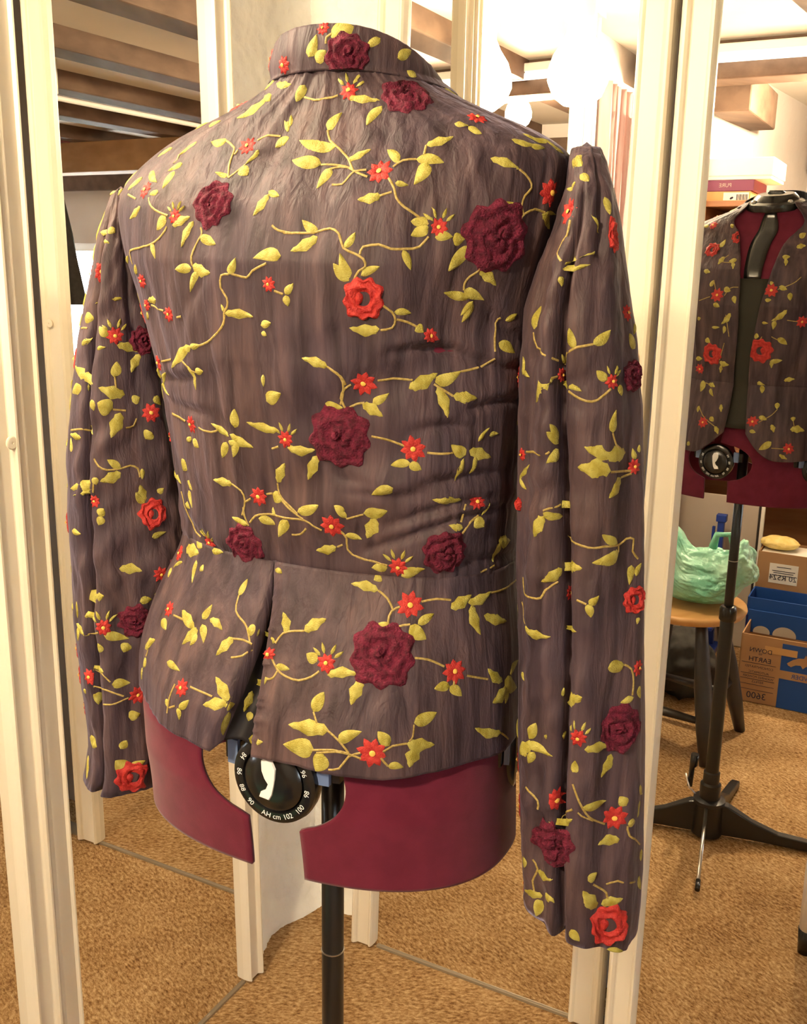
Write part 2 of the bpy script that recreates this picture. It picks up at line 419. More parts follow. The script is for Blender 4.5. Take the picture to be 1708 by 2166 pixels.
box('window_pane', WS0+.05, WS1-.05, T0-.068, T0-.064, WZ0+.05, WZ1-.05, gm, w)
box('window_sill', WS0-.05, WS1+.05, T0-.11, T0+.09, WZ0-.035, WZ0, M['wood'], w)
o = box('trim_5', S0, S1, T0, T0+.07, 1.76, 1.96, M['beam']); tag(o, kind='structure')
# garden beyond the window
hv = thing('garden_hedge', 'green hedge outside the window seen in the left mirror', 'hedge', rc(3.4, T0-3.2, -.3))
bmh = bmesh.new(); bmesh.ops.create_icosphere(bmh, subdivisions=5, radius=1.0)
for v in bmh.verts:
    k = 1+.18*noise.noise(v.co*3.1)+.10*noise.noise(v.co*9.0)
    p = rc(3.6+v.co.x*3.0*k, T0-3.4+v.co.y*.7*k, .05+v.co.z*.85*k); v.co = Vector(p)
me = bpy.data.meshes.new('foliage'); bmh.to_mesh(me); bmh.free(); me.materials.append(M['outdoor'])
o = bpy.data.objects.new('foliage', me); col.objects.link(o); o.parent = hv; o.matrix_parent_inverse = parent_inv(hv)

# joists and cross beams
k = 6
for s0 in (-.585, -.04, .57, 1.16, 1.75, 2.4, 3.0):
    o = box('trim_%d' % k, s0, s0+.13, T0, T1, 1.965, ZC+.01, M['beam'], bev=.006); tag(o, kind='structure'); k += 1
o = box('trim_%d' % k, 1.0, S1, -1.62, -1.45, 1.80, 1.966, M['beamlight'], bev=.006); tag(o, kind='structure'); k += 1
def fV(s, t, z): return V2R(s, t, z)
o = box('trim_%d' % k, -.80, 1.0, 3.56, 3.70, 1.918, ZC+.01, M['beam'], fn=fV, bev=.006); tag(o, kind='structure'); k += 1
sa, za = px_t(1640, 275, 4.25); sb, zb2 = px_t(1640, 232, 4.25)
o = box('trim_%d' % k, sa-.13, sa, 3.71, 4.25, za, za+.13, M['beam'], fn=fV, bev=.006); tag(o, kind='structure'); k += 1
# white pipe under the joists
V, Fc = tube_data([rc(1.02, -1.95, 1.90), rc(1.02, T1-.01, 1.90)], .010, 12)
pp = thing('heating_pipe', 'thin white pipe hung under the ceiling beams in the left mirror', 'pipe', rc(1.02, 0, 1.90))
mesh_obj('pipe', V, Fc, M['white_paint'], pp, smooth=True)
for tt in (-1.2, .1, 1.1):
    tube('hanger', [rc(1.02, tt, 1.915), rc(1.02, tt, ZC+.002)], .005, M['white_paint'], pp, 8)

# lamps ---------------------------------------------------------------
def lamp(name, label, pos, r, m='bulb', group=None):
    t = thing(name, label, 'lamp', (pos[0], pos[1], pos[2]))
    prof = [(0.0001,-r*1.05),(r*.45,-r*.98),(r*.8,-r*.72),(r,-r*.25),(r*1.0,.1*r),(r*.85,.55*r),(r*.58,.95*r),(r*.42,1.3*r),(r*.40,1.55*r)]
    lathe('bulb', pos, (0,0,1), prof, M[m], t, 28)
    p2 = np.asarray(pos)+np.array([0,0,r*1.55])
    lathe('lamp_socket', p2, (0,0,1), [(r*.46,0),(r*.52,.004),(r*.52,.045),(r*.30,.060),(r*.12,.066)], M['white_paint'], t, 24)
    tube('cable', [p2+np.array([0,0,.06]), np.array([pos[0], pos[1], ZC])], .003, M['white_paint'], t, 8)
    lathe('ceiling_rose', (pos[0], pos[1], ZC), (0,0,-1), [(.04,0),(.038,.012),(.012,.022),(.004,.024)], M['white_paint'], t, 24)
    return t
lamp('pendant_lamp', 'glaring bare pendant bulb reflected beside the right shoulder of the jacket', rc(-.88, .47, 1.785), .075, 'lamp')
lamp('pendant_lamp', 'smaller pear-shaped bulb reflected above the right shoulder, left of the glare', rc(-.505, -.71, 1.875), .050)
# strip light on the cross beam
sl = thing('strip_light', 'white strip light fixed along the ceiling beam in the right mirror', 'strip light', V2R(-.5, 3.53, 1.976))
box('lamp_housing', -.78, .9, 3.515, 3.558, 1.990, 2.018, M['white_paint'], sl, fn=fV, bev=.004)
V, Fc = tube_data([V2R(-.76, 3.53, 1.976), V2R(.88, 3.53, 1.976)], .013, 14); mesh_obj('light_tube', V, Fc, M['tube'], sl, smooth=True)
for s in (-.775, .895): box('end_cap', s-.012, s+.012, 3.512, 3.55, 1.960, 1.992, M['white_paint'], sl, fn=fV)
# curtain on the left wall behind the camera (seen in the centre mirror)
M['curtain'] = noisy('dusty_pink_curtain', (.44,.27,.26), (.62,.46,.43), (14,14,2), rough=.8, spec=.2)
V = []; Fc = []; nu = 70; zz = np.linspace(.05, 1.86, 24)
for i in range(nu):
    t = -.08-.36*i/(nu-1)
    for z in zz:
        V.append(rc(S0+.055+.022*math.sin(i*.62)+.010*math.sin(i*1.7+z*2)+.006*noise.noise(Vector((i*.3, z*2, 0))), t, z))
for i in range(nu-1):
    for j in range(len(zz)-1): Fc.append((i*24+j, (i+1)*24+j, (i+1)*24+j+1, i*24+j+1))
ct = thing('curtain', 'dusty pink curtain reflected right of the glaring bulb', 'curtain', rc(S0+.05, -.25, .05))
o = mesh_obj('drape', V, Fc, M['curtain'], ct, smooth=True); solid(o, .002)
tube('curtain_rail', [rc(S0+.055, -.05, 1.875), rc(S0+.055, -.46, 1.875)], .012, M['white_paint'], ct, 12)

# dark coat in front of the window, and a pink cloth over the tan beam
TCO = -1.35
ctl = [trace_t(*p, TCO) for p in ((128, 388), (180, 645), (118, 650))]
# the coat: right contour traced, the far half mirrored about its hanger
s_top, s_bot, z_top, z_bot = ctl[0][0], ctl[1][0], ctl[0][2], ctl[1][2]
ch = thing('hanging_coat', 'dark grey coat hanging in front of the window in the left mirror', 'coat', rc(s_top+.12, TCO, z_bot))
V = []; Fc = []; nr, na = 26, 40; cx = s_top+.11
for i in range(nr):
    f = i/(nr-1); z = z_top+(z_bot-z_top)*f
    hw = (cx-(s_top+(s_bot-s_top)*f))
    hw = max(hw, .03); dp = .025+.05*min(1, f*2.5)
    for j in range(na):
        a = 2*math.pi*j/na; rr = 1+.05*math.sin(a*9+f*3)*f
        V.append(rc(cx-hw*math.cos(a)*rr, TCO+dp*math.sin(a)*rr, z))
for i in range(nr-1):
    for j in range(na): Fc.append((i*na+j, i*na+(j+1) % na, (i+1)*na+(j+1) % na, (i+1)*na+j))
Fc.append(tuple(range(na)))
mesh_obj('coat_body', V, Fc, M['coat'], ch, smooth=True)
tube('hanger_hook', [rc(cx, TCO, z_top-.01), rc(cx, TCO, z_top+.05), rc(cx+.015, TCO, z_top+.07), rc(cx+.03, TCO, z_top+.06)], .003, M['chrome'], ch, 8)
tube('coat_loop', [rc(cx+.02, TCO, z_top+.06), rc(cx+.02, TCO-.10, 1.80)], .002, M['chrome'], ch, 8)
a0, a1, a2 = (trace_t(*p, -1.44) for p in ((110, 250), (150, 300), (112, 305)))
pc = thing('pink_cloth', 'dusky pink cloth hung over the tan beam in the left mirror', 'cloth', rc(a0[0], -1.44, a1[2]))
V = []; Fc = []
for i in range(16):
    f = i/15
    for j in range(10):
        g = j/9; s = a0[0]+.12-(a0[0]+.12-a1[0])*g; zt = a0[2]+(a1[2]-a0[2])*max(0, g-.15)/.85*.75
        V.append(rc(s, -1.432+.006*math.sin(g*14+f*2), zt+(a1[2]-.01-zt)*f*.9))
for i in range(15):
    for j in range(9): Fc.append((i*10+j, i*10+j+1, (i+1)*10+j+1, (i+1)*10+j))
o = mesh_obj('drape', V, Fc, M['pink'], pc, smooth=True); solid(o, .003)

# ------------------------------------------------------------------ things shown by the right-hand mirror
def vbox(name, mat_, s0, s1, t0, t1, z0, z1, parent=None, bev=.002, label=None):
    return box(name, s0, s1, t0, t1, z0, z1, mat_, parent, fn=fV, bev=bev, label=label)
def vtext(name, body, size, sc_, zc, tf, m, parent, xs=1.0, rot=0.0, label=None):
    Vv, Fc = text_geo(body, size)
    c, s_ = math.cos(rot), math.sin(rot)
    pts = [V2R(sc_-(x*c-y*s_)*xs, tf-.0012, zc+(x*s_+y*c)) for (x, y, z) in Vv]
    return mesh_obj(name, pts, [f[::-1] for f in Fc], m, parent, label=label)
def open_carton(s0, s1, t0, t1, z0, z1, m, parent, th=.004, name='carton'):
    V = []; Fc = []
    for (a, b, c, d, e, f) in ((s0, s1, t0, t0+th, z0, z1), (s0, s1, t1-th, t1, z0, z1), (s0, s0+th, t0, t1, z0, z1), (s1-th, s1, t0, t1, z0, z1), (s0, s1, t0, t1, z0, z0+th)):
        n = len(V); V += boxv(a, b, c, d, e, f, V2R); Fc += [tuple(i+n for i in q) for q in BOXF]
    return recalc(mesh_obj(name, V, Fc, m, parent))
TF = 3.097
# blue printed carton (lower right), its front face on t = TF
sL, _ = px_t(1560, 1440, TF); sM, _ = px_t(1648, 1440, TF); zt1 = px_t(1563, 1337, TF)[1]; zm = px_t(1690, 1365, TF)[1]
sR = sL+.40
bb = thing('printed_carton', 'printed cardboard carton with a dolphin on blue on the carpet', 'carton', V2R((sL+sR)/2, TF, 0))
open_carton(sL, sR, TF, TF+.15, 0.001, zt1, M['card'], bb)
box('blue_panel', sM, sR-.002, TF-.0010, TF, .002, zt1-.012, M['blueprint'], bb, fn=fV)
box('tape', sM-.05, sM+.045, TF-.0016, TF-.0012, zt1-.05, zt1-.028, M['tan'], bb, fn=fV)
cxp = (sL+sM)/2
for body, size, dz in (('DOWN', .020, -.048), ('to', .012, -.058), ('EARTH', .022, -.078), ('CONCENTRATED', .0105, -.103), ('AUTOMATIC', .0105, -.120), ('WASHING POWDER', .0100, -.136), ('REFILLS', .0105, -.152), ('3600', .030, -.198)):
    vtext('lettering', body, size, cxp, zt1+dz, TF-.0006, M['ink'], bb)
for dz in (-.092, -.128, -.145, -.163, -.180): box('printed_rule', sL+.008, sM-.012, TF-.0008, TF-.0002, zt1+dz, zt1+dz+.0012, M['ink'], bb, fn=fV)
box('printed_band', sM, sR-.002, TF-.0016, TF-.0010, zt1-.125, zt1-.098, M['card'], bb, fn=fV)
vtext('lettering', 'EARTH POWDER', .020, sM+.11, zt1-.112, TF-.0018, M['blueprint'], bb)
# dolphin outline (as a thin printed shape)
dol = [(0,.0),(.018,.014),(.035,.022),(.052,.024),(.057,.036),(.066,.025),(.084,.018),(.098,.004),(.110,.010),(.106,-.004),(.112,-.018),(.098,-.010),(.080,-.002),(.062,.000),(.052,-.010),(.044,.0),(.028,-.002),(.014,-.010),(.004,-.006)]
mesh_obj('dolphin_print', [V2R(sM+.018+x*.9, TF-.0018, zt1-.072+y) for x, y in dol], [tuple(range(len(dol)))], M['card'], bb)
# blue carton behind it
TB2 = TF+.165
sa, za = px_t(1583, 1262, TB2)
b2 = thing('blue_carton', 'open blue and navy carton behind the dolphin carton', 'carton', V2R(sa+.2, TB2, 0))
M['navy'] = mat('navy_print', (.012,.012,.10), .6, .3)
open_carton(sa, sa+.42, TB2+.001, TB2+.13, .001, za, M['blueprint'], b2)
zq = px_t(1583, 1300, TB2)[1]
box('navy_panel', sa+.002, sa+.075, TB2-.001, TB2, .01, zq, M['navy'], b2, fn=fV)
# carton flap standing up behind, with two pale globe prints
box('inner_flap', sa+.01, sa+.41, TB2-.020, TB2-.016, za-.11, za-.035, M['blueprint'], b2, fn=fV)
for ds, rr in ((.055, .026), (.125, .036)):
    cz = za-.105
    pts = [V2R(sa+ds+rr*math.cos(a), TB2-.0215, max(za-.109, cz+rr*math.sin(a)*.8)) for a in np.linspace(0, 2*math.pi, 28)[:-1]]
    mesh_obj('globe_print', pts, [tuple(range(27))], M['greybd'], b2)
# tall brown carton with label at the back right
TB3 = TB2+.14
sa3, zt3 = px_t(1606, 1165, TB3); _, zb3 = px_t(1610, 1275, TB3)
b3 = thing('labelled_carton', 'brown cardboard carton with a white address label, yellow sponge on top', 'carton', V2R(sa3+.2, TB3, 0))
open_carton(sa3, sa3+.42, TB3, TB3+.15, .001, zt3, M['card'], b3)
a, b_ = px_t(1630, 1190, TB3), px_t(1686, 1240, TB3)
box('address_label', a[0], b_[0], TB3-.0012, TB3, b_[1], a[1], M['paper'], b3, fn=fV)
lc = (a[0]+b_[0])/2; lw = (b_[0]-a[0])
vtext('lettering', '20 R524', .026, lc, b_[1]+.020, TB3-.0012, M['ink'], b3)
for q, wd in ((.40, .8), (.52, .7), (.62, .8), (.82, .5)):
    zz_ = b_[1]+(a[1]-b_[1])*q; box('printed_rule', lc-lw*wd/2, lc+lw*wd/2, TB3-.0018, TB3-.0012, zz_, zz_+.0022, M['ink'], b3, fn=fV)
# papers and sponge in its mouth
o = vbox('paper_stack', M['paper'], sa3+.006, sa3+.41, TB3+.006, TB3+.14, zt3-.03, zt3-.006); tag(o, 'pile of white papers filling the labelled carton', 'papers')
M['redprint'] = mat('salmon_paper', (.45,.13,.07), .6, .3)
o = vbox('salmon_leaflet', M['redprint'], sa3+.17, sa3+.38, TB3+.02, TB3+.13, zt3-.006, zt3-.0035); tag(o, 'salmon red leaflet lying on the white papers', 'leaflet')
def blob(name, c, rad, m, n=4, amp=.15, sq=(1,1,1), parent=None, fr=3.0):
    bm = bmesh.new(); bmesh.ops.create_icosphere(bm, subdivisions=n, radius=1.0); V = []
    for v in bm.verts:
        kk = 1+amp*noise.noise(v.co*fr+Vector((c[0]*9, 1, 2)))
        V.append(V2R(c[0]+v.co.x*rad*sq[0]*kk, c[1]+v.co.y*rad*sq[1]*kk, c[2]+v.co.z*rad*sq[2]*kk))
    Fc = [tuple(x.index for x in f.verts) for f in bm.faces]; bm.free()
    return recalc(mesh_obj(name, V, Fc, m, parent, smooth=True))
o = blob('sponge', (px_t(1652, 1135, TB3+.07)[0], TB3+.075, zt3+.018), .062, M['yellow'], 4, .12, (1,.7,.36)); tag(o, 'pale yellow sponge on top of the labelled carton', 'sponge')
# grey board leaning behind, with a dark edge strip
sg0 = px_t(1436, 1100, TB3+.165)[0]; sg1, zg = px_t(1622, 1058, TB3+.165)
gb = thing('grey_board', 'large pale grey board standing behind the stool', 'board', V2R((sg0+sg1)/2, TB3+.165, 0))
vbox('panel', M['greybd'], sg0, sg1-.02, TB3+.165, TB3+.177, .002, zg, gb)
vbox('edge_strip', M['stooldark'], sg1-.02, sg1-.012, TB3+.160, TB3+.177, .002, zg, gb); vbox('rim', M['white_paint'], sg1-.012, sg1, TB3+.160, TB3+.177, .002, zg, gb)
# wooden storage unit and boxes on top
TU = TB3+.205
su, zu = px_t(1560, 437, TU)
un = thing('storage_unit', 'brown wooden storage unit behind the dress form reflection', 'storage unit', V2R(su-.1, TU, 0))
M['unitwood'] = noisy('brown_unit_wood', (.30,.13,.05), (.38,.18,.08), (4,4,30), rough=.45, spec=.4)
u0_, u1_ = px_t(1489, 437, TU)[0]-.01, su+.40
for (nm, a) in (('side_panel', (u0_, u0_+.02, TU, TU+.34, .001, zu)), ('side_panel', (u1_-.02, u1_, TU, TU+.34, .001, zu)), ('top_panel', (u0_, u1_, TU-.01, TU+.34, zu, zu+.02)), ('back_panel', (u0_+.02, u1_-.02, TU+.33, TU+.34, .001, zu))):
    vbox(nm, M['unitwood'], *a, un)
for q in (.02, .46, .72, .95):
    vbox('shelf', M['unitwood'], u0_+.02, u1_-.02, TU+.005, TU+.33, zu*q*.98, zu*q*.98+.018, un)
zu += .02
z1_ = px_t(1550, 404, TU+.02)[1]; z2_ = px_t(1550, 380, TU+.02)[1]; z3_ = px_t(1550, 334, TU+.02)[1]
s1_ = px_t(1588, 420, TU+.02)[0]; s3_ = px_t(1638, 350, TU+.02)[0]
tb = thing('tan_box', 'tan box with a white barcode label under the purple box', 'box', V2R(s1_-.15, TU, zu))
vbox('carton', M['tan'], u0_+.004, s1_, TU+.02, TU+.28, zu, z1_-.001, tb)
a, b_ = px_t(1532, 405, TU+.02), px_t(1583, 433, TU+.02)
box('barcode_label', a[0], b_[0], TU+.0188, TU+.02, b_[1]+.002, a[1]-.004, M['paper'], tb, fn=fV)
for i in range(11):
    xx = a[0]+(b_[0]-a[0])*(.52+.042*i); box('barcode_bar', xx, xx+.0016+.001*(i % 3 == 0), TU+.0182, TU+.0188, b_[1]+.010, a[1]-.010, M['ink'], tb, fn=fV)
blobc = a[0]+(b_[0]-a[0])*.33
mesh_obj('ink_mark', [V2R(blobc+.006*math.cos(q), TU+.0184, (a[1]+b_[1])/2+.004*math.sin(q)+.002*math.cos(q)) for q in np.linspace(0, 6.1, 14)], [tuple(range(14))], M['ink'], tb)
pb = thing('purple_box', 'flat purple box between the tan box and the white box', 'box', V2R(s1_-.15, TU, z1_))
vbox('carton', M['purple'], u0_+.004, s1_+.008, TU+.02, TU+.28, z1_, z2_-.001, pb)
vtext('lettering', 'PURE', .018, s1_-.085, (z1_+z2_)/2, TU+.0195, M['greybd'], pb)
wb = thing('white_box', 'white lidded box on top of the box pile behind the dress form reflection', 'box', V2R(s1_-.1, TU, z2_))
vbox('box_base', M['white_paint'], u0_+.008, s3_-.004, TU+.024, TU+.296, z2_, z2_+.03, wb); vbox('lid', M['white_paint'], u0_+.004, s3_, TU+.02, TU+.30, z2_+.012, z3_, wb)

# stool with the green bag
s_, t_ = to_st(virt(1497, 1630, 2.579)); zs_ = px_t(1470, 1275, 2.75)[1]
SC, ST = px_t(1452, 1290, 2.76)[0], 2.76
stl = thing('stool', 'round wooden topped stool with dark legs under the green bag', 'stool', V2R(SC, ST, 0))
R_ = .165
V, Fc = lathe_data((0,0,0), (0,0,1), [(.0001,-.028),(R_*.8,-.028),(R_*.96,-.022),(R_,-.010),(R_*.985,-.002),(R_*.9,0),(.0001,-.003)], 48)
recalc(mesh_obj('seat', [V2R(SC+v[0], ST+v[1], zs_+v[2]) for v in V], Fc, M['wood'], stl, smooth=True))
lt = []
for a in (.62, 2.2, 3.75, 5.35):
    top = (SC+.10*math.cos(a), ST+.10*math.sin(a), zs_-.025); bot = (SC+.20*math.cos(a), ST+.20*math.sin(a), .0)
    pts = [V2R(*(np.array(top)*(1-f)+np.array(bot)*f)) for f in (0,.15,.45,.75,1)]
    tube('leg', pts, [.016,.018,.024,.022,.015], M['stooldark'], stl, 16); lt.append((np.array(top), np.array(bot)))
for i in range(4):
    f = .58 if i % 2 else .70
    p, q = lt[i], lt[(i+1) % 4]
    tube('rung', [V2R(*(p[0]*(1-f)+p[1]*f)), V2R(*((p[0]*(1-f)+p[1]*f+q[0]*(1-f)+q[1]*f)/2)), V2R(*(q[0]*(1-f)+q[1]*f))], [.009,.013,.009], M['stooldark'], stl, 12)
# the bag
bmat = noisy('green_polythene', (.16,.50,.34), (.42,.72,.55), (8,8,8), rough=.28, spec=.6, bump=.8, bscale=(22,22,22), dist=.02)
bmat.node_tree.nodes['Principled BSDF'].inputs['Transmission Weight'].default_value = .12
bm = bmesh.new(); bmesh.ops.create_icosphere(bm, subdivisions=6, radius=1.0); V = []
bc = px_t(1480, 1215, ST)[0]
for v in bm.verts:
    x, y, z = v.co
    f = .5+.5*z
    wx = .150*(1-.10*f)*(abs(x)**.75)*(1 if x > 0 else -1); wy = .11*(1-.45*f)*(abs(y)**.8)*(1 if y > 0 else -1)
    zt = .135+.075*min(1, abs(x-.12)*1.5)+.012*math.sin(x*11)
    cr_ = noise.noise(Vector((x*2.2, y*2.2, z*2.2+3)))*.016 + abs(noise.noise(Vector((x*5+z*3, y*5, z*5))))*.014
    n_ = Vector((x, y, z)).normalized()
    V.append(V2R(bc+wx+n_.x*cr_, ST+wy+n_.y*cr_, zs_+.004+max(0, f**.8*zt+(n_.z*cr_ if f > .25 else 0))))
Fc = [tuple(x.index for x in f.verts) for f in bm.faces]; bm.free()
bag = thing('carrier_bag', 'crumpled green plastic carrier bag lying on the stool', 'bag', V2R(bc, ST, zs_))
recalc(mesh_obj('bag_body', V, Fc, bmat, bag, smooth=True))
for q in (-.09, .06):
    tube('bag_handle', [V2R(bc+q-.03, ST, zs_+.165), V2R(bc+q-.02, ST-.01, zs_+.205), V2R(bc+q+.015, ST-.012, zs_+.210), V2R(bc+q+.03, ST, zs_+.165)], [.012,.009,.009,.012], bmat, bag, 8)
# blue tool stand behind the stool
TBL = TB3+.10
sp, zp = px_t(1528, 1088, TBL)
bs = thing('blue_stand', 'blue plastic upright with a T-shaped top behind the green bag', 'stand', V2R(sp, TBL, 0))
vbox('post', M['blue'], sp-.010, sp+.012, TBL-.01, TBL+.012, .02, zp-.02, bs); vbox('head', M['blue'], sp-.016, sp+.018, TBL-.014, TBL+.016, zp-.025, zp, bs)
vbox('arm', M['blue'], sp-.028, sp-.018, TBL-.006, TBL+.006, .10, zp-.045, bs); vbox('arm_bracket', M['blue'], sp-.030, sp+.010, TBL-.008, TBL+.008, .09, .11, bs)
vbox('foot', M['blue'], sp-.10, sp+.03, TBL-.12, TBL+.03, .0, .022, bs); vbox('foot_plate', M['blue'], sp-.09, sp+.02, TBL-.10, TBL+.02, .10, .112, bs)
# dark bundle under the stool
o = blob('dark_bag', (SC-.06, ST+.28, .11), .11, M['coat'], 4, .25, (1,.8,1)); tag(o, 'dark cloth bag on the floor behind the stool', 'bag')
# pale leg with black foot at the right border
lp = np.array(virt(1715, 1715, 1.915)); sx, _ = px_t(1712, 1900, 1.915)
wl = thing('table_leg_post', 'white post with a black rubber foot at the right edge of the photo', 'post', V2R(sx, 1.915, 0))
_, zft = px_t(1695, 1960, 1.915); _, ztp = px_t(1700, 1690, 1.915)
tube('post', [V2R(sx+.006, 1.915, zft-.004), V2R(sx+.008, 1.915, (zft+ztp)/2), V2R(sx+.011, 1.915, ztp+.05)], [.017,.021,.018], M['white'], wl, 20)
tube('rubber_foot', [V2R(sx+.004, 1.915, .0), V2R(sx+.005, 1.915, zft)], [.013,.0175], M['black'], wl, 20)
# ------------------------------------------------------------------ dress form + jacket: traced profiles
P1 = np.array([-.060, .825, 0.0])
YAW = math.radians(26)
XD = np.array([math.cos(YAW), -math.sin(YAW), 0]); YD = np.array([-math.sin(YAW), -math.cos(YAW), 0])   # wearer's right, wearer's back
LAT = np.array([.9975, .07, 0])
def tab(pts):
    a = np.array(sorted(pts), float); return lambda y: np.interp(y, a[:, 0], a[:, 1])
def sgp(v, e): return np.sign(v)*np.abs(v)**e
NEXP = 2.35
def ring_pts(th, z, c, A, Bb, Bf):
    th = np.asarray(th); cs, sn = np.cos(th), np.sin(th)
    x = A*sgp(cs, 2/NEXP); B = np.where(sn > 0, Bb, Bf); y = B*sgp(sn, 2/NEXP)
    return c[None, :] + x[:, None]*XD + y[:, None]*YD + np.array([0, 0, z])
def projv(P):
    d = P-CAM; zc = d@fw
    return W/2+F*(d@RT)/zc, HH/2-F*(d@UP)/zc, zc
class Body:
    def __init__(s, zs, Lt, Rt, Bb, Bf, smooth=5):
        s.zs = np.array(zs); th = np.linspace(0, 2*math.pi, 181)[:-1]; C = []; AA = []
        c = P1.copy(); A = .15
        for z in s.zs:
            for _ in range(14):
                P = ring_pts(th, z, c, A, Bb(z), Bf(z)); x, y, d = projv(P)
                i, j = np.argmin(x), np.argmax(x)
                eL = (Lt(y[i])-x[i])*d[i]/F; eR = (Rt(y[j])-x[j])*d[j]/F
                A = max(.03, A+.45*(eR-eL)); c = c+LAT*(eL+eR)*.4
            C.append(c.copy()); AA.append(A)
        C = np.array(C); AA = np.array(AA); k = smooth
        def sm(a):
            p = np.pad(a, (k, k), 'edge'); return np.convolve(p, np.ones(2*k+1)/(2*k+1), 'valid')
        s.A = sm(AA); s.C = np.stack([sm(C[:, q]) for q in range(3)], 1); s.Bb, s.Bf = Bb, Bf
    def at(s, th, z, grow=0.0, rad=1.0):
        A = np.interp(z, s.zs, s.A); c = np.array([np.interp(z, s.zs, s.C[:, q]) for q in range(3)])
        return ring_pts(th, z, c, (A+grow)*rad, (s.Bb(z)+grow)*rad, (s.Bf(z)+grow)*rad)
    def centre(s, z): return np.array([np.interp(z, s.zs, s.C[:, q]) for q in range(3)])+np.array([0, 0, z])
    def find(s, z, xtab, lo, hi, mirror=False):
        """angle in [lo,hi] whose picture lands on the traced column"""
        th = np.linspace(lo, hi, 701); P = s.at(th, z)
        if mirror: P = np.array([refl4(p) for p in P])
        x, y, _ = projv(P); e = x-xtab(y)
        k = np.argmin(np.abs(e)); return th[k]
ZW, ZN = 1.088, 1.453
bodL = tab([(140,600),(170,590),(200,562),(225,520),(260,440),(285,388),(330,325),(385,268),(420,249),(500,257),(560,272),(620,292),(680,308),(800,343),(930,366),(1050,382),(1140,388),(1200,368)])
bodR = tab([(140,900),(190,928),(222,1000),(258,1080),(285,1150),(297,1190),(306,1210),(340,1216),(400,1210),(480,1195),(600,1170),(700,1150),(800,1135),(1000,1112),(1140,1100),(1200,1100)])
bodB = tab([(1.05,.085),(1.09,.088),(1.15,.096),(1.25,.108),(1.32,.108),(1.36,.099),(1.395,.084),(1.425,.072),(1.453,.066),(1.5,.064)])
bodF = tab([(1.05,.092),(1.09,.095),(1.15,.108),(1.25,.125),(1.32,.112),(1.36,.090),(1.395,.066),(1.425,.056),(1.453,.054),(1.5,.05)])
bod = Body(np.linspace(ZW-.01, ZN+.004, 90), bodL, bodR, bodB, bodF, 3)
pepL = tab([(1100,386),(1140,388),(1200,360),(1260,332),(1340,306),(1420,297),(1500,301),(1600,306),(1700,310)])
pepR = tab([(1100,1100),(1200,1100),(1300,1106),(1500,1108),(1700,1106)])
pepB = tab([(.88,.143),(.93,.141),(.98,.132),(1.03,.112),(1.092,.089)])
pepF = tab([(.88,.132),(.93,.130),(.98,.124),(1.03,.112),(1.092,.096)])
pep = Body(np.linspace(.905, ZW+.004, 60), pepL, pepR, pepB, pepF, 4)
hipL = tab([(1250,360),(1340,325),(1420,305),(1480,303),(1560,308),(1640,322),(1750,330)])
hipR = tab([(1250,1070),(1400,1085),(1560,1092),(1790,1094)])
hipB = tab([(.83,.114),(.90,.118),(.935,.114),(.97,.098),(1.07,.070)])
hipF = tab([(.83,.110),(.90,.112),(.97,.106),(1.05,.088),(1.1,.084)])
hip = Body(np.linspace(.842, 1.07, 40), hipL, hipR, hipB, hipF, 3)
# front edges of the open jacket, traced in the right-hand mirror
edA = tab([(400,1578),(440,1576),(500,1572),(600,1566),(720,1560),(850,1545),(940,1528),(1000,1522)])
edB = tab([(400,1705),(440,1690),(500,1665),(590,1627),(650,1608),(720,1592),(850,1577),(930,1571),(1000,1572)])
D2 = math.pi/180
def front_edges(body, z):
    a = body.find(z, edA, 215*D2, 285*D2, True); b = body.find(z, edB, 225*D2, 335*D2, True)
    if b < a+.05: b = a+.05
    return a, b-2*math.pi                          # sheet runs from b (negative) round the back to a
fz = np.linspace(.92, ZN, 40)
fe = np.array([front_edges(bod if z > ZW else pep, z) for z in fz])
def smv(a, k=3):
    p = np.pad(a, (k, k), 'edge'); return np.convolve(p, np.ones(2*k+1)/(2*k+1), 'valid')
fa, fb = smv(fe[:, 0]), smv(fe[:, 1])
FA = lambda z: np.interp(z, fz, fa)
FB = lambda z: np.interp(z, fz, fb)
print('FRONT', [(round(float(z), 2), round(float(FA(z)/D2)), round(float(FB(z)/D2))) for z in (.88, 1.0, 1.1, 1.2, 1.3, 1.4, 1.46)])
print('BOD', [(round(float(z), 2), np.round(bod.at([0], z)[0], 3), round(float(np.interp(z, bod.zs, bod.A)), 3)) for z in (1.1, 1.2, 1.3, 1.4, 1.44, 1.46)])
nz3 = lambda x, y, z=0: noise.noise(Vector((x, y, z)))

def grid_faces(nr, nc, closed=False):
    Fc = []
    for i in range(nr-1):
        for j in range(nc if closed else nc-1):
            Fc.append((i*nc+j, i*nc+(j+1) % nc, (i+1)*nc+(j+1) % nc, (i+1)*nc+j))
    return Fc
def orient(V, Fc, cfun):
    V = np.array(V); s = 0
    for f in Fc[::7]:
        n = np.cross(V[f[1]]-V[f[0]], V[f[2]]-V[f[0]]); c = V[list(f)].mean(0); s += np.sign(n@(c-cfun(c)))
    return V, ([f[::-1] for f in Fc] if s < 0 else Fc)

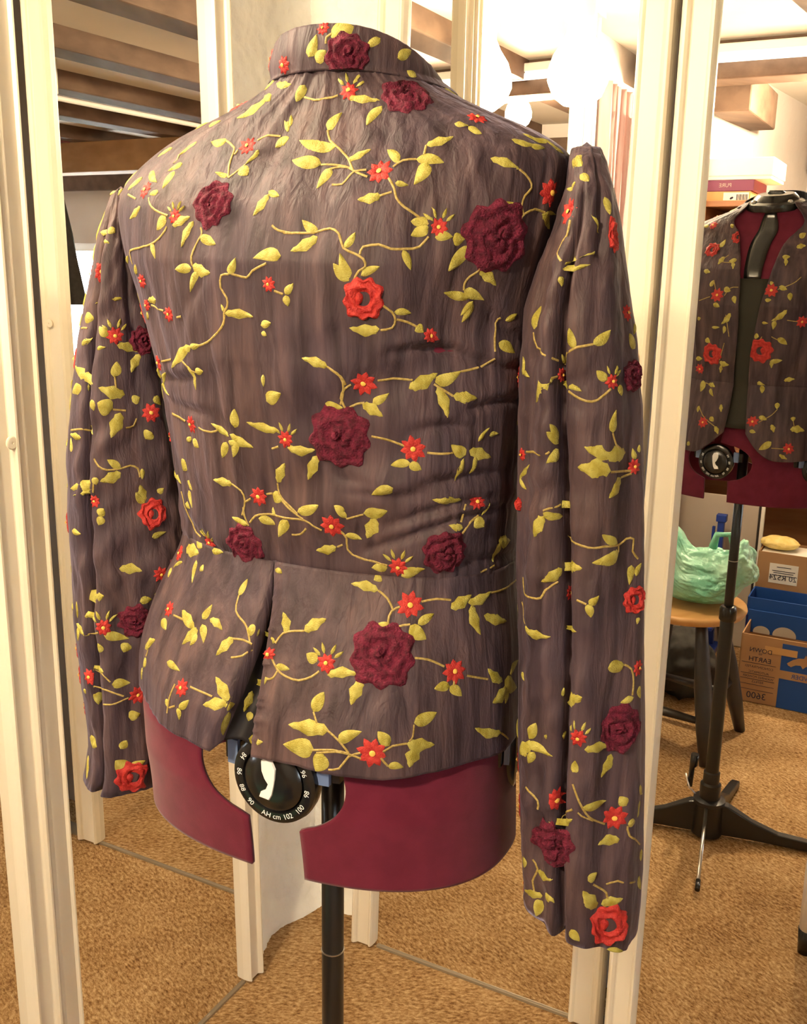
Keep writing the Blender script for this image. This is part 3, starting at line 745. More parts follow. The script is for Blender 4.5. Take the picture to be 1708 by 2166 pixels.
# pulls and creases in the back, as seen in the photo: (polyline, depth)
CREASES = [([(820,748),(900,740),(980,744),(1040,764)], .0040), ([(870,912),(950,900),(1005,908)], .0030), ([(980,872),(1050,852),(1110,838)], .0035),
           ([(880,1028),(960,1012),(1070,992)], .0028), ([(815,1118),(890,1088),(975,1062),(1060,1048)], .0040), ([(770,1168),(850,1142),(950,1102),(1100,1062)], .0040),
           ([(950,1196),(1040,1182),(1110,1166)], .0026), ([(735,1040),(820,1052),(900,1042)], .0022), ([(345,800),(385,803),(425,793)], .0028), ([(362,850),(405,868),(450,880)], .0026),
           ([(385,1090),(430,1138),(478,1182)], .0030), ([(530,332),(565,328),(596,316)], .0022), ([(700,255),(690,330),(660,400)], .0018), ([(830,250),(812,330),(790,400)], .0018),
           ([(905,400),(880,470),(870,540)], .0024), ([(985,350),(1000,420),(1000,470)], .0018), ([(650,940),(720,1010),(800,1030)], .0016), ([(440,560),(400,640),(380,720)], .0016),
           ([(1040,640),(1080,700),(1110,720)], .0030), ([(1000,760),(1070,780),(1120,770)], .0030), ([(700,700),(690,780),(700,850)], .0014), ([(620,600),(610,690),(625,760)], .0014)]
def fold_depth(X, Y):
    out = np.zeros(len(X))
    for poly, a in CREASES:
        p = np.array(poly, float); best = np.full(len(X), 1e9); sgn = np.zeros(len(X)); tt = np.zeros(len(X)); n = len(p)-1
        for i in range(n):
            ab = p[i+1]-p[i]; L2 = ab@ab; u = np.clip(((X-p[i, 0])*ab[0]+(Y-p[i, 1])*ab[1])/L2, 0, 1)
            dx = X-(p[i, 0]+ab[0]*u); dy = Y-(p[i, 1]+ab[1]*u); d = np.hypot(dx, dy); m = d < best
            best[m] = d[m]; tt[m] = ((i+u)/n)[m]; sgn[m] = np.sign(dx*-ab[1]+dy*ab[0])[m]
        w = 9.0; tap = np.sin(np.pi*np.clip(tt*.92+.04, 0, 1))**.7; e = best*sgn
        out += a*tap*(-np.exp(-(best/w)**2)+.75*np.exp(-((e+22)/17)**2)*(best < 70))
    return out
# ---- jacket sheets (outer surfaces)
def bodice_sheet():
    nr, nc = 170, 250; V = []
    for i in range(nr):
        z = ZW-.004+(ZN-ZW+.004)*i/(nr-1)
        a, b = FA(z), FB(z); th = b+(a-b)*np.linspace(0, 1, nc)
        P = bod.at(th, z); c = bod.centre(z); FX, FY, _ = projv(P); fold = fold_depth(FX, FY)*(np.sin(th) > -.35)
        for k in range(nc):
            t = th[k]; o = P[k]-c; o = o/np.linalg.norm(o)
            fz_ = (z-ZW)/(ZN-ZW)
            edge = min(1, 14*min(k, nc-1-k)/nc)
            d = .0016*nz3(t*26, z*9, 1)+.0022*nz3(t*9, z*7, 4)
            # drag lines pulling from the waist and the right armhole
            m = math.exp(-((t-.95)/.75)**2)*max(0, min(1, (1.30-z)/.06))*max(0, min(1, (z-ZW)/.02))
            d += m*.0065*nz3((z*20+(t-1.0)*1.25)*1.35, t*.9, 7)
            m2 = math.exp(-((t-2.4)/.6)**2)*max(0, min(1, (1.27-z)/.08))*max(0, min(1, (z-ZW)/.02))
            d += m2*.0045*nz3((z*20-(t-2.4)*1.4)*1.3, t*.9, 17)
            # hollow beside the right shoulder blade
            d += -.010*math.exp(-((t-.62)/.30)**2-((z-1.275)/.050)**2)+.006*math.exp(-((t-1.20)/.35)**2-((z-1.315)/.05)**2)
            # centre-back seam and princess seams
            for ts, w_ in ((1.62, .0016), (1.15, .0008), (2.15, .0008)): d -= w_*math.exp(-((t-ts)/.014)**2)
            d -= .0015*math.exp(-((z-ZW)/.004)**2)
            V.append(P[k]+o*(d+fold[k])*edge)
    V, Fc = orient(V, grid_faces(nr, nc), lambda c: bod.centre(c[2])); return V, Fc
ventL = tab([(1205,577),(1215,574),(1300,557),(1400,524),(1500,487),(1590,456),(1640,442)])
ventR = tab([(1205,578),(1215,578),(1300,571),(1400,556),(1500,540),(1610,526),(1640,523)])
def zhem(t):
    """height of the peplum hem round the body"""
    tt = ((t+math.pi/2) % (2*math.pi))-math.pi/2
    return .946-.010*(1-math.sin(tt))/2+.004*max(0, -math.cos(tt))
PLEAT = set()      # inverted pleat faces, coloured dark to stand for shade in the gap
def peplum_sheet():
    nr, n1, n2, npl = 60, 92, 100, 9; V = []
    zc_ = [ZW+(zhem(math.pi/2)-ZW)*i/(nr-1) for i in range(nr)]
    TR = smv(np.array([pep.find(z, ventR, 1.2, 2.3) for z in zc_]), 4); TL = smv(np.array([pep.find(z, ventL, 1.2, 2.6) for z in zc_]), 4)
    for i in range(nr):
        f = i/(nr-1)
        # first pass at a nominal height to place the columns
        zz_ = ZW+(zhem(math.pi/2)-ZW)*f
        a, b = FA(zz_), FB(zz_)
        tr, tl = TR[i], TL[i]
        tl = max(tl, tr+.004)
        cols = [(t, 0, 0) for t in b+(tr-b)*np.linspace(0, 1, n1)] + [(tr+(tl-tr)*q, 1, math.sin(math.pi*q)**.35) for q in np.linspace(.04, .96, npl)] + [(t, 0, 0) for t in tl+(a-tl)*np.linspace(0, 1, n2)]
        nc = len(cols)
        for k, (t, pl, dpt) in enumerate(cols):
            z1 = zhem(t)
            dF = min(abs(t-a), abs(t-b))               # rounded front corners
            z1 += .052*max(0, 1-dF/.42)**2.2
            if pl: z1 += .004
            z = ZW+.0045+(z1-ZW)*f
            P = pep.at([t], z)[0]; c = pep.centre(z); o = P-c; o = o/np.linalg.norm(o)
            d = .0012*nz3(t*22, z*8, 2)+.003*f*nz3(t*5, z*5, 5)+.004*f*math.sin(t*7+1.0)*(1-pl)
            if not pl:                                  # rolled pleat edges
                d += .006*f*math.exp(-(abs(t-tl)/.10)**2)*(t > tr)
            d -= dpt*np.interp(f, [0, .45, .75, 1], [0, .027, .026, .015])
            V.append(P+o*d+np.array([0, 0, 0]))
    V, Fc = orient(V, grid_faces(nr, nc), lambda c: pep.centre(c[2]))
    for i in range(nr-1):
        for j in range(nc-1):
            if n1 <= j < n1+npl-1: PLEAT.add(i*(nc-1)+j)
    return V, Fc
def collar_sheet():
    nr, nc = 22, 110; V = []
    th = np.linspace(-38*D2, 218*D2, nc)
    for i in range(nr):
        f = i/(nr-1)
        for t in th:
            back = (1+math.sin(t))/2
            zt = 1.436+.047*max(0, back)**.95
            z0 = ZN-.001-.012*(1-back)
            z = z0+(zt-z0)*f
            g = .0020+.0025*math.sin(math.pi*f)-.002*f
            P = bod.at([t], min(z, ZN))[0]; c = bod.centre(min(z, ZN)); o = P-c; o[2] = 0; o /= np.linalg.norm(o)
            q = P+o*(g+.0010*nz3(t*14, z*40, 3)); q[2] = z
            V.append(q)
    V, Fc = orient(V, grid_faces(nr, nc), lambda c: bod.centre(min(c[2], ZN))); return V, Fc
def sleeve_sheet(rows, ydepth, thick, tilt, fold, seed, nr=130, nc=180):
    a = np.array(rows, float); ys = np.linspace(a[0, 0], a[-1, 0], nr)**1.0
    # concentrate rows near the head
    u = np.linspace(0, 1, nr); ys = a[0, 0]+(a[-1, 0]-a[0, 0])*(u**1.6)
    V = []
    for i, y in enumerate(ys):
        L = np.interp(y, a[:, 0], a[:, 1]); R = np.interp(y, a[:, 0], a[:, 2])
        cx = (L+R)/2; d = ray(cx, y); yd = ydepth(y); k = yd/d[1]; c = CAM+d*k
        ax = (c-CAM)@fw; hw = (R-L)/2*ax/F
        hd = np.array([d[0], d[1], 0]); hd /= np.linalg.norm(hd); e1 = np.array([hd[1], -hd[0], 0])
        ht = thick(y); tl = tilt(y)
        for j in range(nc):
            t = 2*math.pi*j/nc; cs, sn = math.cos(t), math.sin(t)
            s_ = fold(t, y)
            x = hw*sgp(cs, 2/2.3); yy = ht*sgp(sn, 2/2.3)
            n = np.array([cs/max(hw, .01), sn/max(ht, .01)]); n /= np.linalg.norm(n)
            side = abs(cs)**6
            dd = (s_+.0022*nz3(cs*3.0+seed, sn*3.0, y*.012)+.0016*nz3(cs*7+seed, sn*7, y*.03))
            dd *= (1-.75*side)
            x += n[0]*dd; yy += n[1]*dd
            V.append(c+e1*x+hd*yy+np.array([0, 0, tl*x]))
    Fc = grid_faces(nr, nc, True)
    cen = np.array(V).reshape(nr, nc, 3).mean(1)
    cf = lambda p: cen[np.argmin(np.abs(cen[:, 2]-p[2]))]
    V, Fc = orient(V, Fc, cf)
    V = np.vstack([V, cen[0]+np.array([0, 0, .004])]); n = len(V)-1
    flip = np.cross(V[Fc[0][1]]-V[Fc[0][0]], V[Fc[0][2]]-V[Fc[0][0]])
    cap_ = [(j, (j+1) % nc, n) for j in range(nc)]
    nn = np.cross(V[cap_[0][1]]-V[cap_[0][0]], V[n]-V[cap_[0][0]])
    if nn[2] < 0: cap_ = [f[::-1] for f in cap_]
    return V, Fc+cap_
RROWS = [(313,1229,1253),(314,1221,1261),(316,1214,1268),(320,1208,1274),(332,1205,1277),(350,1202,1285),(400,1197,1298),(480,1172,1313),(560,1142,1323),(650,1113,1334),(760,1103,1347),(850,1100,1355),(1000,1099,1359),(1200,1096,1362),(1400,1100,1361),(1560,1096,1362),(1700,1099,1360),(1800,1101,1358),(1870,1106,1354),(1916,1109,1348)]
LROWS = [(404,246,266),(406,242,270),(412,237,275),(440,227,284),(500,208,296),(560,199,308),(640,182,325),(720,169,345),(800,159,360),(950,147,385),(1100,150,400),(1200,157,402),(1300,163,390),(1400,173,378),(1500,185,368),(1570,192,358),(1615,184,352),(1632,180,350)]
def rfold(t, y):
    tt = (t+2*math.pi) % (2*math.pi)
    g = lambda c, w: math.exp(-((tt-c)/w)**2)
    fade = min(1, max(0, (y-380)/250))
    s = -.016*g(4.52+.05*math.sin(y*.006), .055)*fade + .004*g(4.30, .14)*fade+.004*g(4.78, .16)*fade
    s += .003*math.sin(tt*7+y*.004)*fade
    s += .0045*nz3(y*.030+tt*1.2, tt*1.4, 9)*g(4.0, .7)*fade
    s += -.008*g(5.1, .10)*max(0, 1-abs(y-430)/150)                  # pleats in the sleeve head
    return s
def lfold(t, y):
    tt = (t+2*math.pi) % (2*math.pi); g = lambda c, w: math.exp(-((tt-c)/w)**2)
    fade = min(1, max(0, (y-420)/150))
    s = -.016*g(4.02, .08)*fade+.004*g(4.35, .2)*fade-.006*g(4.95, .2)*fade*max(0, min(1, (1150-y)/300))
    s += .0065*nz3(y*.016-tt*2.4, tt*1.1, 21)*max(0, 1-abs(y-1230)/260)
    s += .0035*nz3(y*.02+tt*1.6, tt*1.6, 33)*fade
    return s
SL_R = sleeve_sheet(RROWS, lambda y: np.interp(y, [300,420,700,1916], [.742,.735,.725,.715]), lambda y: np.interp(y, [313,314,316,320,345,420,560,900,1916], [.009,.015,.022,.029,.043,.056,.060,.056,.048]), lambda y: -.24*max(0, (y-1560)/356), rfold, 1.3)
SL_L = sleeve_sheet(LROWS, lambda y: np.interp(y, [404,500,800,1632], [.905,.905,.90,.885]), lambda y: np.interp(y, [404,406,414,440,520,700,1670], [.012,.018,.027,.038,.052,.056,.046]), lambda y: 0, lfold, 5.1)
PARTS = {'bodice': bodice_sheet(), 'peplum': peplum_sheet(), 'collar': collar_sheet(), 'sleeve_R': SL_R, 'sleeve_L': SL_L}
BV = {k: BVHTree.FromPolygons([tuple(p) for p in V], Fc) for k, (V, Fc) in PARTS.items()}

# ---- embroidery: stitched onto those surfaces
EMB = {k: dict(V=[], F=[], M=[]) for k in PARTS}
CENT = []
MI = {'silk': 0, 'leaf': 1, 'vine': 2, 'red': 3, 'rose': 4, 'eye': 5}
def cast(px, py, mirror=False):
    o, d = CAM, ray(px, py)
    if mirror: o = refl4(CAM); d = d-2*(d@N4)*N4
    best = None
    for k, b in BV.items():
        h = b.ray_cast(Vector(o), Vector(d), 6)
        if h[0] is not None and np.dot(np.array(h[1]), d) > 0 and mirror: h = (None,)
        if h[0] is not None and (best is None or h[3] < best[3]): best = (k, np.array(h[0]), np.array(h[1]), h[3])
    return best
def snap(k, p, h):
    r = BV[k].find_nearest(Vector(p)); q = np.array(r[0]); n = np.array(r[1])
    return q+n*h, n
def put(k, V, Fc, m):
    e = EMB[k]; n = len(e['V']); e['V'] += [tuple(v) for v in V]; e['F'] += [tuple(i+n for i in f) for f in Fc]; e['M'] += [MI[m]]*len(Fc)
def strip(k, p, q, w, m, prof, h=.0016, ns=7, nv=5, bend=0.0):
    """a raised satin-stitched shape from p to q (3-D), half-width profile prof(t)*w/2"""
    p = np.asarray(p); q = np.asarray(q); ax = q-p; L = np.linalg.norm(ax)
    if L < 1e-4: return
    _, n = snap(k, (p+q)/2, 0); ax /= L; sd = np.cross(n, ax); sd /= np.linalg.norm(sd)+1e-9
    V = []
    for i in range(ns):
        t = i/(ns-1); hw = prof(t)*w/2
        for j in range(nv):
            u = -1+2*j/(nv-1)
            base = p+ax*L*t+sd*(hw*u+bend*L*math.sin(math.pi*t))
            hh = h*math.cos(u*math.pi/2)**.6*(.35+.65*min(1, 6*t*(1-t)))-.0002
            V.append(snap(k, base, hh+.0003)[0])
    Fc = grid_faces(ns, nv)
    V = np.array(V); f = Fc[len(Fc)//2]; nn = np.cross(V[f[1]]-V[f[0]], V[f[2]]-V[f[0]])
    if nn@n < 0: Fc = [f[::-1] for f in Fc]
    put(k, V, Fc, m)
rnd = random.Random(3)
def leafprof(kind):
    if kind == 0: return lambda t: math.sin(math.pi*min(1, t**.75))**.8+.06
    if kind == 1: return lambda t: (math.sin(math.pi*t**.7)**.7)*(1+.22*math.cos(t*4*math.pi))/1.1+.05
    return lambda t: math.sin(math.pi*t**.6)**.9+.05
def leaf3(k, p, q, w):
    CENT.append((np.asarray(p)+np.asarray(q))/2)
    L = np.linalg.norm(np.asarray(q)-np.asarray(p))
    kind = 1 if L > .016 and rnd.random() < .6 else (0 if rnd.random() < .6 else 2)
    strip(k, p, q, w, 'leaf', leafprof(kind), .0010, 9, 5, rnd.uniform(-.08, .08))
def vine3(k, P):
    P = [np.asarray(p) for p in P]
    # resample with Catmull-Rom
    Q = []; n = len(P)
    for i in range(n-1):
        a, b, c, d = P[max(0, i-1)], P[i], P[i+1], P[min(n-1, i+2)]
        m = max(2, int(np.linalg.norm(c-b)/.004))
        for j in range(m):
            t = j/m; Q.append(.5*((2*b)+(-a+c)*t+(2*a-5*b+4*c-d)*t*t+(-a+3*b-3*c+d)*t**3))
    Q.append(P[-1]); V = []; w = .00085; nrm = None
    for i, p in enumerate(Q):
        q, nn = snap(k, p, 0); d = Q[min(i+1, len(Q)-1)]-Q[max(0, i-1)]; sd = np.cross(nn, d); sd /= np.linalg.norm(sd)+1e-9
        V += [q-sd*w+nn*.0002, q-sd*w*.6+nn*.0006, q+sd*w*.6+nn*.0006, q+sd*w+nn*.0002]; nrm = nn
    Fc = grid_faces(len(Q), 4); V = np.array(V); f = Fc[1]; n_ = np.cross(V[f[1]]-V[f[0]], V[f[2]]-V[f[0]])
    if n_@nrm < 0: Fc = [f[::-1] for f in Fc]
    put(k, V, Fc, 'vine')
def tangent(n):
    up = np.array([0, 0, 1.0]); v = up-n*(up@n)
    if np.linalg.norm(v) < .2: v = YD-n*(YD@n)
    v /= np.linalg.norm(v); return np.cross(v, n), v
def star3(k, p, n, r, crown=False):
    CENT.append(p); x, y = tangent(n); a0 = rnd.uniform(0, .7)
    for i in range(8):
        a = a0+i*math.pi/4; d = x*math.cos(a)+y*math.sin(a)
        strip(k, p+d*r*.12, p+d*r*rnd.uniform(.92, 1.08), r*.56, 'red', lambda t: math.sin(math.pi*(.12+.88*t)**.8)**.8+.05, .0011, 5, 3)
    V = []; Fc = []
    for i in range(10): V.append(snap(k, p+(x*math.cos(i*.628)+y*math.sin(i*.628))*r*.20, .0016)[0])
    V.append(snap(k, p, .0028)[0]); Fc = [(i, (i+1) % 10, 10) for i in range(10)]
    V = np.array(V); nn = np.cross(V[1]-V[0], V[10]-V[0])
    if nn@n < 0: Fc = [f[::-1] for f in Fc]
    put(k, V, Fc, 'eye')
    if crown:
        for a in (2.45, 1.95, 1.2, .70):
            d = x*math.cos(a)+y*math.sin(a); strip(k, p+d*r*.9, p+d*r*2.0, r*.34, 'leaf', leafprof(0), .0014, 5, 3)
def rose3(k, p, n, r, m='rose'):
    CENT.append(p); x, y = tangent(n); V = []; Fc = []; na, nr = 44, 15; ph = rnd.uniform(0, 6)
    hole = (m == 'red')
    for i in range(nr):
        f = i/(nr-1)
        if hole: f = .34+.66*f
        for j in range(na):
            a = 2*math.pi*j/na
            R = r*f*(1+.09*math.cos(a*9+ph)*f*f+.05*math.cos(a*4+ph*2)*f)
            ruff = .5+.5*math.sin(f*15+2.1*math.sin(a*1.5+ph)+1.1*math.sin(a*3+f*4))
            hh = (.0010+.0036*ruff*(1-.4*f))*min(1, (1-f)*9+.12)
            if hole: hh = (.0010+.0018*ruff)*min(1, (1-f)*9+.1, (f-.34)*9+.1)
            V.append(snap(k, p+(x*math.cos(a)+y*math.sin(a))*R*(1 if not hole else .97), hh)[0])
    Fc = grid_faces(nr, na, True); V = np.array(V)
    f = Fc[len(Fc)//2]; nn = np.cross(V[f[1]]-V[f[0]], V[f[2]]-V[f[0]])
    if nn@n < 0: Fc = [f[::-1] for f in Fc]
    put(k, V, Fc, m)
    if hole: strip(k, p-x*r*.18+y*r*.3, p-x*r*.2-y*r*.3, r*.36, 'red', leafprof(0), .002, 7, 5)
STAT = [0, 0]
def block(ox, oy, sc, data, mirror=False, g=1.0):
    """stitches read off one part of the photo: L leaf (base, tip, width), V vine, S/s star, B/R rose"""
    for ln in data.replace('\n', ';').split(';'):
        t = ln.split()
        if not t: continue
        c = t[0]; v = [float(q) for q in t[1:]]
        P = lambda x, y: cast(ox+x/sc, oy+y/sc, mirror)
        STAT[0] += 1
        if c == 'L':
            a, b = P(v[0], v[1]), P(v[2], v[3])
            if a is None or b is None or a[0] != b[0]:
                mid = P((v[0]+v[2])/2, (v[1]+v[3])/2)
                if mid is None: STAT[1] += 1; continue
                k = mid[0]
                for fr in (.1, .2, .3, .4):
                    if a is None or a[0] != k: a = P(v[0]+(v[2]-v[0])*fr, v[1]+(v[3]-v[1])*fr)
                    if b is None or b[0] != k: b = P(v[2]+(v[0]-v[2])*fr, v[3]+(v[1]-v[3])*fr)
                if a is None or b is None or a[0] != k or b[0] != k: STAT[1] += 1; continue
            if np.linalg.norm(a[1]-b[1]) > .07: STAT[1] += 1; continue
            leaf3(a[0], a[1], b[1], v[4]/sc*a[3]/F*g*1.35)
        elif c == 'V':
            pts = [P(v[i], v[i+1]) for i in range(0, len(v), 2)]
            run = []
            for h in pts+[None]:
                if h is not None and (not run or (run[-1][0] == h[0] and np.linalg.norm(run[-1][1]-h[1]) < .06)): run.append(h)
                else:
                    if len(run) > 1: vine3(run[0][0], [q[1] for q in run])
                    run = [h] if h is not None else []
        else:
            h = P(v[0], v[1])
            if h is None: STAT[1] += 1; continue
            r = v[2]/sc*h[3]/F
            if c in 'Ss': star3(h[0], h[1], h[2], r, c == 's')
            elif c == 'B': rose3(h[0], h[1], h[2], r, 'rose')
            elif c == 'R': rose3(h[0], h[1], h[2], r, 'red')
# ---- stitches read from the photo ------------------------------------
block(220, 250, 4.27, """S 378 650 78;s 640 890 70;S 1300 255 88;S 1490 1500 70;S 590 1770 70;S 345 1470 60;S 390 1690 50;B 985 775 205
L 340 400 200 530 50;L 620 270 490 350 40;L 840 215 680 335 45;L 710 410 580 480 50;L 640 480 530 635 60;L 430 480 480 580 50;L 350 535 220 650 45;L 170 540 140 600 40;L 185 620 130 700 60;L 110 640 50 710 50;L 490 670 415 695 40;L 330 800 235 910 50;L 560 890 480 1010 75;L 620 970 780 890 60;L 810 930 700 1165 55;L 1110 205 970 215 60;L 1400 285 1280 420 35;L 1235 450 1300 515 75;L 1120 525 1005 490 35;L 1650 165 1550 265 60;L 1660 30 1660 125 40;L 1490 690 1350 880 70;L 1490 660 1585 705 45;L 870 1070 1010 1140 60;L 790 1355 645 1365 60;L 800 1330 960 1400 80;L 850 1385 780 1570 50;L 430 1130 465 1270 40;L 1130 1410 1190 1260 55;L 1600 1245 1350 1265 85;L 1090 1760 1350 1795 60;L 1085 1750 1060 1680 25;L 1420 1870 1510 1850 50;L 1640 1590 1690 1500 50;L 1640 1600 1665 1700 50;L 400 1640 470 1640 50;L 395 1750 400 1820 35;L 290 1410 285 1320 45;L 300 1500 200 1340 45;L 215 1300 220 1240 40;L 60 1000 100 1035 40;L 10 1095 50 1130 35
V 1110 205 1180 270 1160 340 1130 430 1125 540;V 1125 540 1230 460 1280 420;V 1390 200 1480 155 1600 165;V 1210 290 1180 330;V 405 720 430 800 500 850 580 880;V 570 980 520 1060 420 1140 340 1165 240 1195 240 1240 260 1320;V 180 620 220 690 290 730;V 875 990 885 1050 830 1150 790 1250 800 1330;V 1130 1410 1060 1420 1055 1530 1110 1620 1115 1700 1085 1760 1085 1850 1040 1920;V 1150 1405 1290 1440 1340 1380 1470 1310;V 1520 970 1580 1015 1708 1040;V 430 1690 540 1740;V 1540 1560 1620 1590;V 680 330 630 410;V 660 1800 700 1790""")
block(600, 180, 4.27, """s 590 50 85;S 870 785 122;s 1405 1285 88;B 1110 100 215;R 720 1930 195
L 195 0 115 150 70;L 580 115 870 140 55;L 890 190 750 365 65;L 400 410 530 250 70;L 470 560 145 500 80;L 340 715 80 680 95;L 430 750 300 935 75;L 580 680 790 580 60;L 1040 700 940 585 60;L 1290 545 1535 465 65;L 1200 670 1450 700 75;L 1300 700 1180 900 90;L 1010 885 1130 905 40;L 880 1000 670 1035 75;L 1310 1250 1150 1230 70;L 1310 1280 1150 1360 80;L 1370 1375 1530 1370 60;L 1530 1390 1640 1390 80;L 310 1330 170 1220 60;L 310 1370 65 1500 80;L 550 1470 650 1330 50;L 700 1720 870 1640 50;L 590 1770 450 1610 70;L 600 1740 510 1520 70;L 1080 1490 1150 1670 50;L 1670 1460 1490 1675 70;L 65 370 70 270 30;L 45 420 10 320 30;L 30 460 0 550 60;L 10 1880 90 1790 40;L 1545 350 1660 370 40;L 1440 20 1560 90 60
V 190 110 280 135 380 120 490 95;V 400 410 420 500 500 570 590 670 630 770 760 830;V 340 720 450 720 560 735 630 770;V 430 755 520 740 620 750;V 440 900 530 895 590 830 640 780 750 765;V 990 740 1080 680 1200 670;V 1290 545 1270 630;V 950 840 1000 930 1020 1020 1090 1100 1220 1190 1310 1260;V 980 965 870 1000;V 0 1335 120 1335 240 1335 310 1325 420 1295 500 1340 540 1470 640 1520 720 1570 740 1640 680 1680 640 1750;V 690 1530 720 1460 860 1440 970 1480 1100 1480 1230 1460 1310 1370""")
block(900, 220, 4.27, """S 1140 805 125;S 1305 975 122;S 470 130 90;B 650 1200 315;R 1700 1180 150
L 590 490 850 590 60;L 890 970 720 880 40;L 1060 990 1120 1130 75;L 1050 1000 1180 1000 30;L 400 1280 210 1510 80;L 490 1500 640 1640 70;L 360 1740 170 1700 60;L 350 1680 530 1770 70;L 430 1780 320 1910 45;L 390 205 510 270 60;L 280 170 390 195 40;L 780 320 1000 380 60;L 880 270 1150 370 50;L 1100 340 1250 450 50;L 960 390 1080 400 50;L 1360 710 1280 770 40;L 1400 640 1480 700 50;L 1330 520 1420 560 80;L 1410 350 1470 350 40;L 1620 840 1670 1000 60;L 1260 1450 1530 1330 90;L 1240 1490 1490 1450 55;L 1210 1560 1240 1640 45;L 1500 1000 1570 1170 30
V 850 590 940 680 960 760 900 830 870 920 890 1000;V 860 1040 900 990 990 950 1080 980;V 480 1410 490 1500 400 1560 355 1620 350 1680;V 1310 1050 1280 1190 1220 1290 1230 1420""")
block(130, 400, 4.333, """s 490 1345 80;S 820 2050 88;B 745 1390 120;S 895 1590 75
L 540 990 310 1050 75;L 430 370 490 400 50;L 400 470 440 495 40;L 360 395 420 415 35;L 220 1180 300 1190 70;L 510 1430 720 1490 60;L 720 1510 640 1680 60;L 480 1720 510 1580 65;L 290 1790 130 1620 70;L 260 1810 105 1870 70;L 580 1885 340 1820 80;L 470 2010 330 1960 110;L 540 2050 455 2280 85;L 650 1950 720 1910 60;L 850 1900 910 1980 50;L 430 1350 350 1260 50;L 190 1430 290 1360 30;L 330 1470 410 1450 25;L 280 1930 300 2030 50;L 940 1790 960 1680 50;L 920 1790 990 1890 50;L 1190 1440 1010 1640 80;L 1180 1440 1270 1430 40;L 1160 1620 1235 1840 45;L 1230 1680 1300 1670 50
V 190 1130 220 1190;V 185 1275 240 1275;V 490 1720 500 1820;V 470 2020 590 2030;V 920 1580 1010 1560;V 1110 1580 1230 1680;V 1020 2060 1140 2130;V 830 1530 870 1590""")
block(130, 880, 4.333, """s 385 1940 80;S 305 780 60;R 850 900 140;B 680 1880 150;S 915 1450 75;S 1190 75 80;S 990 1770 75;S 1090 1260 75
L 180 200 85 165 45;L 90 330 90 200 40;L 540 490 420 400 50;L 545 520 355 600 75;L 290 600 85 665 65;L 300 560 320 630 50;L 280 670 110 730 25;L 340 910 390 850 60;L 370 920 340 1000 55;L 760 800 680 700 60;L 760 780 720 630 60;L 830 1110 960 1060 45;L 880 700 940 660 40;L 830 150 770 210 80;L 530 1400 740 1420 70;L 260 1640 390 1650 90;L 720 1700 830 1680 50;L 390 2010 620 2040 60;L 610 2080 570 2166 70;L 350 2090 350 2166 60;L 140 1900 250 2010 45;L 150 1940 155 2060 40;L 140 1700 150 1850 25;L 215 1835 300 1840 40;L 100 1050 180 1080 40;L 740 480 740 580 30;L 280 100 290 170 40;L 1130 400 1120 500 90;L 1160 590 1200 680 45;L 1170 680 1200 840 55;L 1140 800 1180 850 50;L 1060 540 1100 620 35;L 1160 190 1180 240 60;L 1210 210 1260 290 60;L 1240 1140 1290 1210 60;L 1150 1210 1260 1260 90;L 1240 1320 1200 1530 40;L 1280 1380 1300 1420 50;L 1010 1390 980 1480 50;L 1110 1340 1030 1390 30;L 920 1870 960 1960 60;L 770 2130 860 2050 60;L 1220 1940 1110 1780 60;L 1240 1940 1110 2090 60
V 90 130 180 120 270 135;V 300 390 340 460 420 495 550 480 630 455 700 480 720 560;V 1100 690 1150 870 1220 1030 1280 1110;V 300 560 290 700;V 250 2010 340 1985;V 590 110 660 90 690 20;V 1030 1825 1130 1870""")
block(330, 640, 4.27, """s 1175 1235 82;S 930 1750 95;B 1655 1215 290
L 955 270 1000 300 35;L 970 650 975 760 30;L 1000 890 1130 820 90;L 1550 580 1320 500 65;L 715 1130 710 960 75;L 1530 910 1690 950 60;L 1100 1160 820 1080 65;L 660 1210 500 1090 50;L 670 1190 880 1310 65;L 640 1260 600 1400 60;L 690 1240 700 1300 90;L 740 1250 700 1395 60;L 1190 1310 1440 1330 70;L 1460 1380 1375 1600 75;L 1100 1625 1165 1450 70;L 690 1640 520 1600 60;L 1060 1720 1150 1790 80;L 1280 1890 1470 1830 70;L 1700 1900 1620 1830 50
V 625 110 600 210 500 330 390 390 330 390;V 1550 580 1640 640 1690 720 1690 830 1670 920;V 150 1000 270 1070;V 390 1130 500 1170 560 1150;V 690 1640 770 1700 805 1790 780 1920;V 810 1800 860 1770;V 1100 1630 1120 1740 1200 1830 1280 1910;V 1000 1730 1060 1725;V 1050 1320 1110 1300""")
block(700, 600, 4.166, """S 290 875 120;S 725 1455 120;S 880 460 80
L 430 400 165 390 75;L 560 250 710 260 45;L 750 380 820 430 60;L 690 925 940 790 90;L 920 870 1150 770 80;L 940 910 1030 1180 75;L 1080 990 1290 1010 75;L 280 1060 460 1170 75;L 370 1050 515 965 55;L 1230 120 995 80 50;L 1250 160 1155 340 50;L 1540 325 1640 265 40;L 1480 520 1620 610 70;L 700 1580 530 1600 55;L 690 1590 800 1640 60;L 1190 1510 1060 1420 80;L 1170 1540 1095 1740 50;L 1280 1510 1220 1670 45;L 1220 1470 1410 1530 80;L 550 1800 360 1860 80;L 1300 1390 1400 1270 30;L 1400 1340 1480 1320 35
V 455 190 540 250 570 320 540 390 440 410;V 580 315 680 340 760 380;V 0 755 90 820 130 890;V 180 890 120 930 90 1010 140 1120;V 160 1095 230 1060 300 1050;V 415 855 550 835 720 850;V 1150 775 1330 730 1450 660;V 910 885 1080 990;V 360 1345 480 1370 650 1430;V 850 1490 970 1500 1080 1490;V 1450 600 1450 350 1500 300""")
